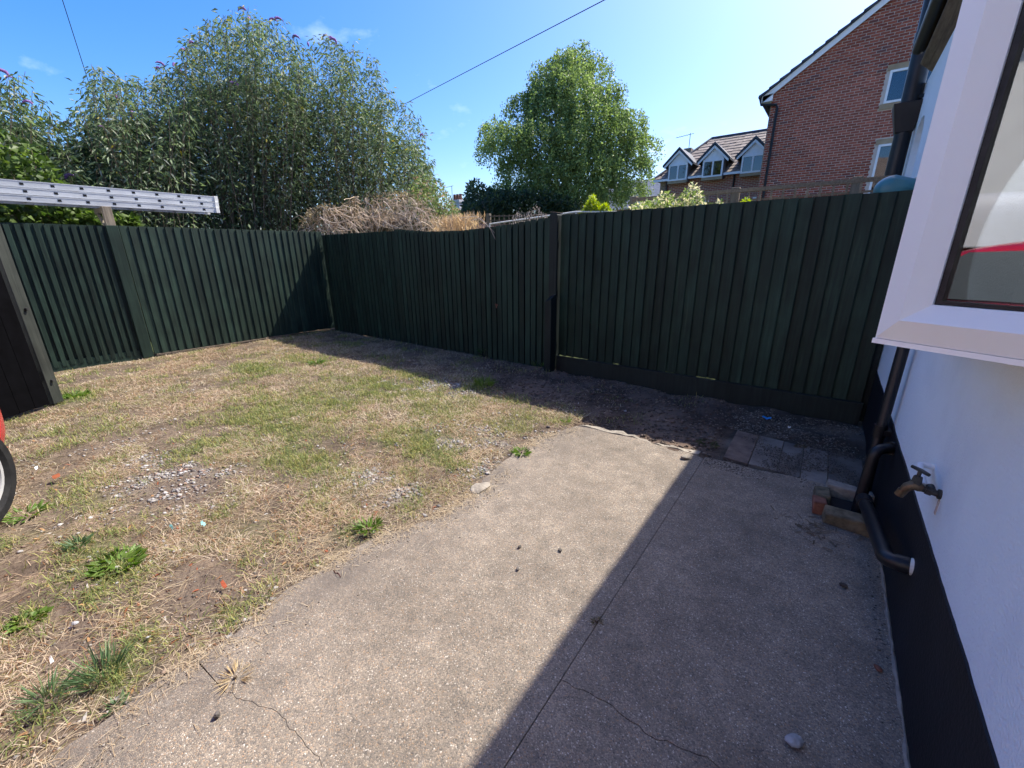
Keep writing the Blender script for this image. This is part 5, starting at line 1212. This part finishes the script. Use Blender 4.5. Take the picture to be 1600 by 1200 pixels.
for li, (lx, ly, lr) in enumerate(LOBES):
    R_ = lr / F_PX * DT * .95
    yy_ = min(max(ly, 64), 330); xa, xb = np.interp(yy_, yl_, xl_), np.interp(yy_, yr_, xr_); u = np.clip((lx - (xa + xb) / 2) / max(20, (xb - xa) / 2), -1, 1)
    half = (xb - xa) / 2 / F_PX * DT
    c_ = np.array(on_r(lx, ly, DT - half * .75 * math.sqrt(max(.02, 1 - u * u)) + rg.uniform(-.3, .5)))
    z_at = max(1.4, c_[2] * .62)
    br.tube([(tb.x + .08, tb.y + .05, z_at), tuple((np.array([tb.x, tb.y, z_at]) * .45 + c_ * .55) + np.r_[0, 0, .25]), tuple(c_)], [.06, .035, .01], 5, cap=False)
    bright = rg.uniform(.25, 1)
    for s_ in range(int(150 * (lr / 36) ** 2)):
        v = rg.normal(size=3); v /= np.linalg.norm(v); v[2] = abs(v[2]) * 1.0 - .15
        rr = R_ * rg.uniform(.55, 1.0) * (1 + .12 * math.sin(v[0] * 9 + li) * math.cos(v[1] * 8))
        st = c_ + v * rr * np.r_[1, 1, .85]; L = rg.uniform(.18, .75); dr = np.r_[v[0] * .25, v[1] * .25, -1.0]
        k = int(10 + L * 30); t = rg.random((k, 1)); P = st + dr * L * t + np.r_[0, 0, .10] * np.sin(t * 3) + rg.normal(0, .045, (k, 3))
        D = np.c_[rg.normal(0, .6, (k, 2)), rg.uniform(-1.3, .35, k)]
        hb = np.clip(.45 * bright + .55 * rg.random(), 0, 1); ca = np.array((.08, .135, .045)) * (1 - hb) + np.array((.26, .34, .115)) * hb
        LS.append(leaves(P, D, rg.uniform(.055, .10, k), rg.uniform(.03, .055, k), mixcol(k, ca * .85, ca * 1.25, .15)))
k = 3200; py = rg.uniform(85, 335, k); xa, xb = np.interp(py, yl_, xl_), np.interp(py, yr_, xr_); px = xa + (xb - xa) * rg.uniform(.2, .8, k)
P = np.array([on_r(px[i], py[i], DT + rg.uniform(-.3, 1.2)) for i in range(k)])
LS.append(leaves(P, np.c_[rg.normal(0, .6, (k, 2)), rg.uniform(-1.4, 0, k)], rg.uniform(.09, .16, k), rg.uniform(.05, .09, k), mixcol(k, (.03, .055, .022), (.05, .08, .03))))  # inner leaves coloured dark to stand in for shade between the lobes
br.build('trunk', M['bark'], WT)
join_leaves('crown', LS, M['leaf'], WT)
# ================================================================== CAR, VAN
def loft_body(stations, n_half=7):
    """stations: (x, z_low, z_belt, z_top, half width low/belt, half width top)"""
    b = MB(); rows = []
    for (x, zl, zb, zt, wb, wt) in stations:
        half = [(wb * .90, zl), (wb * .985, zl + (zb - zl) * .25), (wb, zl + (zb - zl) * .65), (wb * .97, zb), (wb * .97 + (wt - wb * .97) * .55, zb + (zt - zb) * .62), (wt, zt - (zt - zb) * .08), (wt * .7, zt), (0, zt + .012)]
        rows.append([(x, -y, z) for y, z in half] + [(x, y, z) for y, z in half[-2::-1]])
    m = len(rows[0]); vs = [p for r_ in rows for p in r_]; fs = []
    for i in range(len(rows) - 1):
        for j in range(m - 1): fs.append((i * m + j, i * m + j + 1, (i + 1) * m + j + 1, (i + 1) * m + j))
        fs.append((i * m, (i + 1) * m, (i + 1) * m + m - 1, i * m + m - 1))
    fs.append(tuple(range(m))); fs.append(tuple(range((len(rows) - 1) * m, len(rows) * m)))
    b.add(vs, fs); return b
def vehicle(name, label, cat, loc, heading, stations, wheels, wr, paint, glass, extra=None):
    root = thing(name, loc, label, cat); root.rotation_euler = (0, 0, heading)
    sv = WL[root.name]; WL[root.name] = Vector((0, 0, 0))
    o = loft_body(stations).build('body', paint, root, smooth=True)
    o.modifiers.new('s', 'SUBSURF').levels = 2
    cut = []                                             # cut the wheel arches out of the body, then drop the cutters
    for (wx, wy) in wheels:
        sg = 1 if wy > 0 else -1; cb = MB(); cb.tube([(wx, wy - sg * .26, wr + .015), (wx, wy + sg * .30, wr + .015)], wr * 1.17, 28); cme = cb.mesh('arch'); co = bpy.data.objects.new('arch_cut', cme); COL.objects.link(co); cut.append(co)
        md = o.modifiers.new('b', 'BOOLEAN'); md.operation = 'DIFFERENCE'; md.solver = 'EXACT'; md.object = co
    par = o.parent; o.parent = None; bpy.context.view_layer.update()
    baked = bpy.data.meshes.new_from_object(o.evaluated_get(bpy.context.evaluated_depsgraph_get()))
    o.modifiers.clear(); o.data = baked; o.parent = par
    for co in cut: bpy.data.objects.remove(co, do_unlink=True)
    try: o.data.set_sharp_from_angle(angle=R(38))
    except Exception: pass
    for quad in glass:
        b = MB(); n = len(quad); nrm = (Vector(quad[1]) - Vector(quad[0])).cross(Vector(quad[2]) - Vector(quad[0])).normalized() * .006
        b.add([Vector(q) + nrm for q in quad] + [Vector(q) - nrm for q in quad], [tuple(range(n)), tuple(range(2 * n - 1, n - 1, -1))] + [(i, (i + 1) % n, n + (i + 1) % n, n + i) for i in range(n)]); b.build('window', M['carglass'], root)
    for (wx, wy) in wheels:
        sg = 1 if wy > 0 else -1
        w = bpy.data.objects.new('wheel', None); COL.objects.link(w); w.parent = root; WL[w.name] = Vector((0, 0, 0))
        b = MB(); b.tube([(wx, wy - sg * .255, wr + .015), (wx, wy - sg * .20, wr + .015)], wr * 1.14, 28); b.build('wheel_arch', M['alu_dark'], w)
        b = MB(); nn = 32; prof = [(wr * .70, .0), (wr * .80, .035), (wr * .93, .036), (wr, .012), (wr, -.16), (wr * .9, -.19), (wr * .66, -.19)]; vs = []; fs = []
        for (r_, yy) in prof:
            for j in range(nn): a = 2 * math.pi * j / nn; vs.append((wx + r_ * math.cos(a), wy + sg * yy, wr + r_ * math.sin(a)))
        for k in range(len(prof) - 1):
            for j in range(nn): fs.append((k * nn + j, k * nn + (j + 1) % nn, (k + 1) * nn + (j + 1) % nn, (k + 1) * nn + j))
        b.add(vs, fs); b.build('tyre', M['tyre'], w, smooth=True)
        b = MB(); r1 = wr * .71
        b.tube([(wx, wy - sg * .10, wr), (wx, wy - sg * .02, wr)], r1 * .98, 28); b.build('rim_barrel', M['tapdark'], w, smooth=True)
        b = MB()
        for k in range(5):
            a = 2 * math.pi * k / 5 + .3; ca, sa = math.cos(a), math.sin(a); ta = (-sa, ca)
            q = lambda r_, t_, yy: (wx + r_ * ca + t_ * ta[0], wy + sg * yy, wr + r_ * sa + t_ * ta[1])
            b.hexa([q(.02, -.04, -.02), q(r1, -.055, -.02), q(r1, .055, -.02), q(.02, .04, -.02), q(.02, -.03, .022), q(r1, -.045, .012), q(r1, .045, .012), q(.02, .03, .022)])
        ringp = [(r1 * .93, -.02), (r1 * .93, .022), (r1 * 1.0, .024), (r1 * 1.02, -.02)]; vs = []; fs = []
        for (r_, yy) in ringp:
            for j in range(nn): a = 2 * math.pi * j / nn; vs.append((wx + r_ * math.cos(a), wy + sg * yy, wr + r_ * math.sin(a)))
        for k in range(3):
            for j in range(nn): fs.append((k * nn + j, k * nn + (j + 1) % nn, (k + 1) * nn + (j + 1) % nn, (k + 1) * nn + j))
        b.add(vs, fs); b.tube([(wx, wy, wr), (wx, wy + sg * .03, wr)], .05, 12); b.build('rim', M['rim'], w, smooth=True)
    if extra: extra(root)
    WL[root.name] = sv
    return root
# car pointing along its local +x
CS = [(-2.0, .45, .70, .78, .70, .55), (-1.94, .28, .86, .98, .80, .62), (-1.75, .20, .92, 1.22, .83, .60), (-1.45, .18, .93, 1.40, .845, .60), (-.7, .18, .92, 1.47, .85, .60), (.1, .18, .91, 1.45, .85, .60), (.45, .18, .91, 1.30, .85, .62), (.95, .18, .90, .99, .85, .68), (1.48, .19, .80, .90, .84, .66), (1.74, .24, .80, .92, .765, .60), (1.91, .30, .74, .86, .65, .50), (1.99, .34, .64, .74, .48, .36)]
def side_glass(sg): return [[(-1.55, sg * .79, 1.0), (-.62, sg * .80, 1.0), (-.62, sg * .665, 1.37), (-1.35, sg * .66, 1.33)], [(-.54, sg * .80, 1.0), (.60, sg * .80, 1.0), (.12, sg * .675, 1.36), (-.54, sg * .667, 1.38)]]
CG = side_glass(1) + side_glass(-1) + [[(.93, -.66, 1.02), (.93, .66, 1.02), (.30, .56, 1.40), (.30, -.56, 1.40)], [(-1.955, -.58, 1.0), (-1.955, .58, 1.0), (-1.66, .54, 1.34), (-1.66, -.54, 1.34)]]
def car_extra(root):
    for sg in (-1, 1):
        b = MB(); b.box((1.78, sg * .60, .74), (.22, .20, .12), rot=(0, .25, -sg * .35)); b.build('headlight', M['lightlens'], root, bevel=.03)
        b = MB(); b.box((-1.93, sg * .66, .86), (.10, .18, .22), rot=(0, -.1, sg * .3)); b.build('tail_light', M['redlens'], root, bevel=.03)
        b = MB(); b.box((.52, sg * .93, 1.0), (.12, .16, .11)); b.bar((.52, sg * .80, .97), (.52, sg * .88, .98), .04, .04); b.build('wing_mirror', M['carred'], root, bevel=.03)
    for sg in (-1, 1):
        b = MB(); b.box((-.42, sg * .838, .86), (.17, .03, .03)); b.build('door_handle', M['carred'], root, bevel=.008)
    b = MB(); b.box((1.90, 0, .42), (.07, .7, .12)); b.build('grille', M['tyre'], root, bevel=.02)
CA = math.atan2(.53, -.848)      # nose points to the far left, tail behind the photographer
ax = Vector((-.848, .53, 0)); sidev = Vector((.53, .848, 0))
wheel_c = Vector((-3.40, -.205, 0))
car_loc = wheel_c - ax * 1.27 - sidev * .80
vehicle('red_car', 'red hatchback parked at the left edge with silver alloy wheel', 'car', car_loc, CA, CS, [(1.27, .80), (1.27, -.80), (-1.22, .80), (-1.22, -.80)], .305, M['carred'], CG, car_extra)
VS = [(-2.5, .40, 1.05, 1.95, .90, .80), (-2.44, .28, 1.10, 2.12, .93, .82), (-1.0, .26, 1.12, 2.2, .95, .82), (.6, .26, 1.12, 2.18, .95, .82), (1.0, .26, 1.12, 2.08, .95, .80), (1.6, .26, 1.12, 1.42, .94, .80), (2.1, .28, 1.0, 1.16, .90, .74), (2.42, .36, .78, .92, .80, .62)]
VG = [[(1.62, -.74, 1.36), (1.62, .74, 1.36), (1.10, .72, 1.96), (1.10, -.72, 1.96)], [(.25, .90, 1.22), (1.35, .90, 1.22), (1.0, .82, 1.80), (.25, .82, 1.84)], [(.25, -.90, 1.22), (1.35, -.90, 1.22), (1.0, -.82, 1.80), (.25, -.82, 1.84)]]
vehicle('white_van', 'white panel van behind the red car, reflected in the bay window', 'van', (-6.6, -4.3, 0), R(125), VS, [(1.6, .88), (1.6, -.88), (-1.5, .88), (-1.5, -.88)], .34, M['carwhite'], VG)

# ---- pale rendered house added behind the photographer to bounce sun into the yard; the bay window mirrors it
opp = thing('added_bounce_house', (-5, -9.5, 0), 'pale rendered house added behind the camera to bounce light, mirrored in the bay window', 'house')
M['cream'] = simple('pale_house_render', (.78, .78, .77), (.85, .85, .84), scale=1.5, rough=.85, bump=.3, bscale=60)
FY = -6.95
b = MB(); b.box((-4.5, FY - 3.5, 2.9), (23, 7, 5.8)); b.build('wall', M['cream'], opp)
b = MB(); b.prism([(FY + .4, 5.75), (FY - 3.5, 8.3), (FY - 7.4, 5.75)], 0, -16.3, 7.3); b.build('roof', M['tile_brown'], opp)
b = MB(); b.box((-4.5, FY + .42, 5.72), (23.4, .12, .12)); b.build('gutter', M['blackpipe'], opp)
for wx in (-14.5, -11.2, -7.9, -4.6, -1.3, 2.0, 5.3):
    for wz in (.95, 3.65):
        window(opp, wx - .65, wx + .65, wz, wz + 1.25, FY + .03, mull=1)
        b = MB(); b.box((wx, FY + .07, wz - .06), (1.5, .16, .08)); b.build('sill', M['verge'], opp)

# ================================================================== SMALL THINGS
def rock(name, label, px, py, r, mat, flat=.6, seed=0, z=0.0, cat='stone', group=None):
    rg = random.Random(seed); import bmesh as bmm
    bm = bmm.new(); bmm.ops.create_icosphere(bm, subdivisions=2, radius=r)
    for v in bm.verts:
        k = 1 + .28 * math.sin(v.co.x / r * 2.1 + seed) * math.cos(v.co.y / r * 1.7 + seed * 2) + rg.uniform(-.10, .10); v.co = Vector((v.co.x * k * 1.2, v.co.y * k * .85, v.co.z * k * flat))
    zm = min(v.co.z for v in bm.verts)
    p = on_z(px, py, z)
    me = bpy.data.meshes.new(name); bm.to_mesh(me); bm.free(); me.materials.append(mat)
    o = bpy.data.objects.new(name, me); COL.objects.link(o); o.location = (p.x, p.y, z - zm * .92); o.rotation_euler = (0, 0, rg.uniform(0, 6.28)); return tag(o, label, cat, group)
rock('stone', 'pale grey broken stone on the shaded concrete near the bottom edge', 1237, 1162, .022, M['stone'], .55, 3)
rock('stone', 'small dark triangular stone on the path near its lower left crack', 340, 1120, .010, M['darkstone'], .9, 5)
rock('stone', 'red brick chip on the shaded concrete beside the plinth', 1371, 1045, .012, M['brickred'], .6, 6)
rock('stone', 'pebble on the sunny path, left of the pair', 812, 856, .0095, M['darkstone'], .8, 7)
rock('stone', 'pebble on the sunny path, right of the pair', 875, 861, .0105, M['darkstone'], .8, 8)
rock('stone', 'pebble on the sunny path, just below the pair', 809, 891, .009, M['darkstone'], .8, 9)
rock('stone', 'dark lump on the shaded concrete near the cut-off pipe', 1317, 916, .012, M['darkstone'], .8, 10)
rock('stone', 'pale flat stone on the kerb end at the shadow corner', 1072, 716, .03, M['kerb'], .4, 12, z=.004)
rock('stone', 'flat pale stone in the dirt left of the path', 117, 975, .011, M['stone'], .5, 13, z=.0)
rock('stone', 'small white stone in the dirt between grass and path', 232, 996, .007, M['stone'], .5, 14, z=.0)
rock('stone', 'buff concrete fragment at the path edge by the gravel', 752, 765, .06, M['kerb'], .25, 15, z=-.01)
def scrap(label, px, py, w, l, col, name='plastic_scrap', z=.015, seed=1):
    rg = random.Random(seed); p = on_z(px, py, z); m = simple(name + '_colour%d' % seed, col, tuple(min(1, c * 1.2) for c in col), rough=.45)
    b = MB(); n = 5; vs = []
    for i in range(n):
        for j in (0, 1): vs.append((p.x + (i / (n - 1) - .5) * l + rg.uniform(-.003, .003), p.y + (j - .5) * w * (1 - .5 * abs(i - 2) / 2), z + .004 + .008 * math.sin(i * 1.9 + seed) + (.006 if j else 0)))
    fs = [(2 * i, 2 * i + 2, 2 * i + 3, 2 * i + 1) for i in range(n - 1)]; b.add(vs, fs); o = b.build(name, m); md = o.modifiers.new('solid', 'SOLIDIFY'); md.thickness = .0012
    return tag(o, label, 'litter')
scrap('bright blue plastic scrap in front of the fence gravel board', 1198, 654, .035, .07, (.02, .25, .62), seed=1, z=.0)
scrap('pale turquoise wrapper on the dry grass, nearer to the path', 318, 820, .018, .05, (.30, .55, .52), seed=2, z=.018)
scrap('thin turquoise wrapper on the dry grass, left of the larger one', 268, 824, .010, .045, (.18, .42, .38), seed=3, z=.018)
scrap('small white paper scrap in the grass beside the car wheel', 57, 732, .018, .035, (.75, .78, .80), seed=4, z=.02)
scrap('red-brown torn leaf in the grass right of the car wheel', 88, 745, .04, .08, (.26, .08, .035), name='dead_leaf', seed=5, z=.02)
scrap('red-brown curled leaf strip on the dirt by the path', 350, 915, .015, .07, (.35, .09, .04), name='dead_leaf', seed=6, z=.015)
scrap('long pale bone-coloured scrap at lower left among straw', 82, 1036, .010, .045, (.72, .68, .60), seed=7, z=.015)
scrap('small white scrap on the soil in front of the paving', 1233, 669, .012, .02, (.7, .7, .7), seed=8, z=-.01)
scrap('dark red twig lying across the path edge', 527, 898, .004, .055, (.10, .035, .03), name='twig', seed=9, z=.0)

# broad-leaved weeds and grass tufts standing out of the lawn
def weed(label, px, py, n, l, w, h, ca, cb, spread, seed, name='weed', cat='weed'):
    rg = np.random.default_rng(seed); p = on_z(px, py); zz = float(ground_z(np.array([p.x]), np.array([p.y]))[0]); zz = 0.0 if on_slab(np.array([p.x]), np.array([p.y]))[0] else (-.007 if (p.x > -.42 and 3.0 < p.y < 3.6) else zz); root = thing(name, (p.x, p.y, zz), label, cat)
    a = rg.uniform(0, 6.283, n); r = spread * np.sqrt(rg.random(n)); P = np.c_[p.x + r * np.cos(a) * .6, p.y + r * np.sin(a) * .6, zz + rg.random(n) * h * .5]
    D = np.c_[np.cos(a) * rg.uniform(.3, 1.2, n), np.sin(a) * rg.uniform(.3, 1.2, n), rg.uniform(.15, 1.2, n) * h / .06]
    join_leaves('leaves', [leaves(P, D, rg.uniform(.6, 1.3, n) * l, rg.uniform(.7, 1.3, n) * w, mixcol(n, ca, cb, .2), fold=.2)], M['leaf'], root)
    b = MB(); b.tube([(p.x, p.y, zz - .01), (p.x, p.y, zz + .012)], .006, 5); b.build('crown', M['stem'], root); return root
G1, G2 = (.07, .135, .02), (.17, .26, .05); B1, B2 = (.06, .12, .05), (.14, .21, .09)
weed('leafy green weed clump in the dirt, biggest one left of the path', 185, 878, 150, .045, .022, .03, G1, G2, .14, 1)
weed('blue-green thistle-like weed left of the biggest weed clump', 122, 852, 90, .045, .008, .05, B1, B2, .06, 2)
weed('small round-leaved weed at the left edge above the dirt', 42, 965, 70, .030, .022, .02, G1, G2, .085, 3)
weed('grass tuft in the straw at the bottom left beside the path corner', 75, 1098, 90, .075, .004, .07, B1, B2, .05, 4, 'grass_tuft', 'grass tuft')
weed('grass tuft at the lower left, larger one against the path edge', 160, 1055, 150, .085, .0045, .07, B1, B2, .08, 5, 'grass_tuft', 'grass tuft')
weed('small blue-green weed sprouting at the path corner, lower left', 182, 1102, 24, .035, .010, .03, B1, B2, .03, 6)
weed('green weed growing on the path edge beneath the gravel', 575, 828, 80, .055, .010, .04, G1, G2, .07, 7)
weed('bright grass tuft half in the fence shadow before the soil bed', 757, 603, 170, .10, .006, .09, G1, G2, .14, 8, 'grass_tuft', 'grass tuft')
weed('long grass along the foot of the slatted gate, right clump', 760, 552, 130, .14, .008, .08, (.05, .10, .03), (.10, .17, .05), .22, 9, 'grass_tuft', 'grass tuft')
weed('long grass along the foot of the slatted gate, left clump', 710, 540, 130, .14, .008, .08, (.05, .10, .03), (.10, .17, .05), .22, 10, 'grass_tuft', 'grass tuft')
weed('green tuft at the foot of the tall fence post', 842, 572, 90, .08, .006, .06, (.05, .10, .03), (.10, .17, .05), .12, 11, 'grass_tuft', 'grass tuft')
weed('green grass tuft at the path corner beside the kerb', 885, 658, 70, .05, .004, .04, G1, G2, .06, 12, 'grass_tuft', 'grass tuft')
weed('flat green weed at the path edge by the gravel patch', 815, 708, 90, .05, .010, .02, G1, G2, .08, 13)
weed('bushy green weed below the open black gate post', 118, 618, 130, .06, .014, .05, G1, G2, .16, 14)
weed('green weed in front of the car wheel', 40, 800, 80, .05, .012, .03, G1, G2, .12, 15)
weed('low dark weed in the grass in the middle of the yard, upper one', 495, 566, 60, .06, .02, .03, (.05, .10, .03), G2, .12, 16)
weed('mossy dry tuft on the paving slabs', 1250, 697, 60, .022, .004, .012, (.07, .06, .03), (.16, .12, .06), .05, 17, 'moss_tuft', 'moss')
weed('mossy green patch on the soil beside the first paving slab', 1105, 690, 160, .025, .006, .014, (.04, .055, .015), (.085, .095, .03), .12, 18, 'moss_tuft', 'moss')
weed('dry straw tuft lying on the path at lower left', 368, 1060, 60, .05, .003, .02, (.36, .26, .13), (.55, .44, .26), .05, 19, 'straw_tuft', 'straw')
weed('dead tuft in the joint of the path at the shadow edge', 932, 972, 46, .020, .003, .012, (.09, .08, .04), (.17, .14, .07), .025, 20, 'straw_tuft', 'straw')

# ================================================================== groups of things of one kind
GROUPS = {'buddleia_bush': 'buddleia bushes behind the fence', 'stone': 'loose stones on the ground', 'plastic_scrap': 'litter scraps on the ground', 'dead_leaf': 'dead leaves on the ground',
          'weed': 'broad-leaved weeds in the yard', 'grass_tuft': 'grass tufts in the yard', 'straw_tuft': 'dry tufts on the path', 'moss_tuft': 'mossy tufts by the paving', 'fence_post': 'posts of the back fence',
          'waste_pipe': 'black waste pipes at the gully', 'overhead_cable': 'overhead cables', 'trellis_fence': 'trellises behind the fence'}
for o in bpy.data.objects:
    k = o.name.split('.')[0]
    if o.parent is None and k in GROUPS: o["group"] = GROUPS[k]
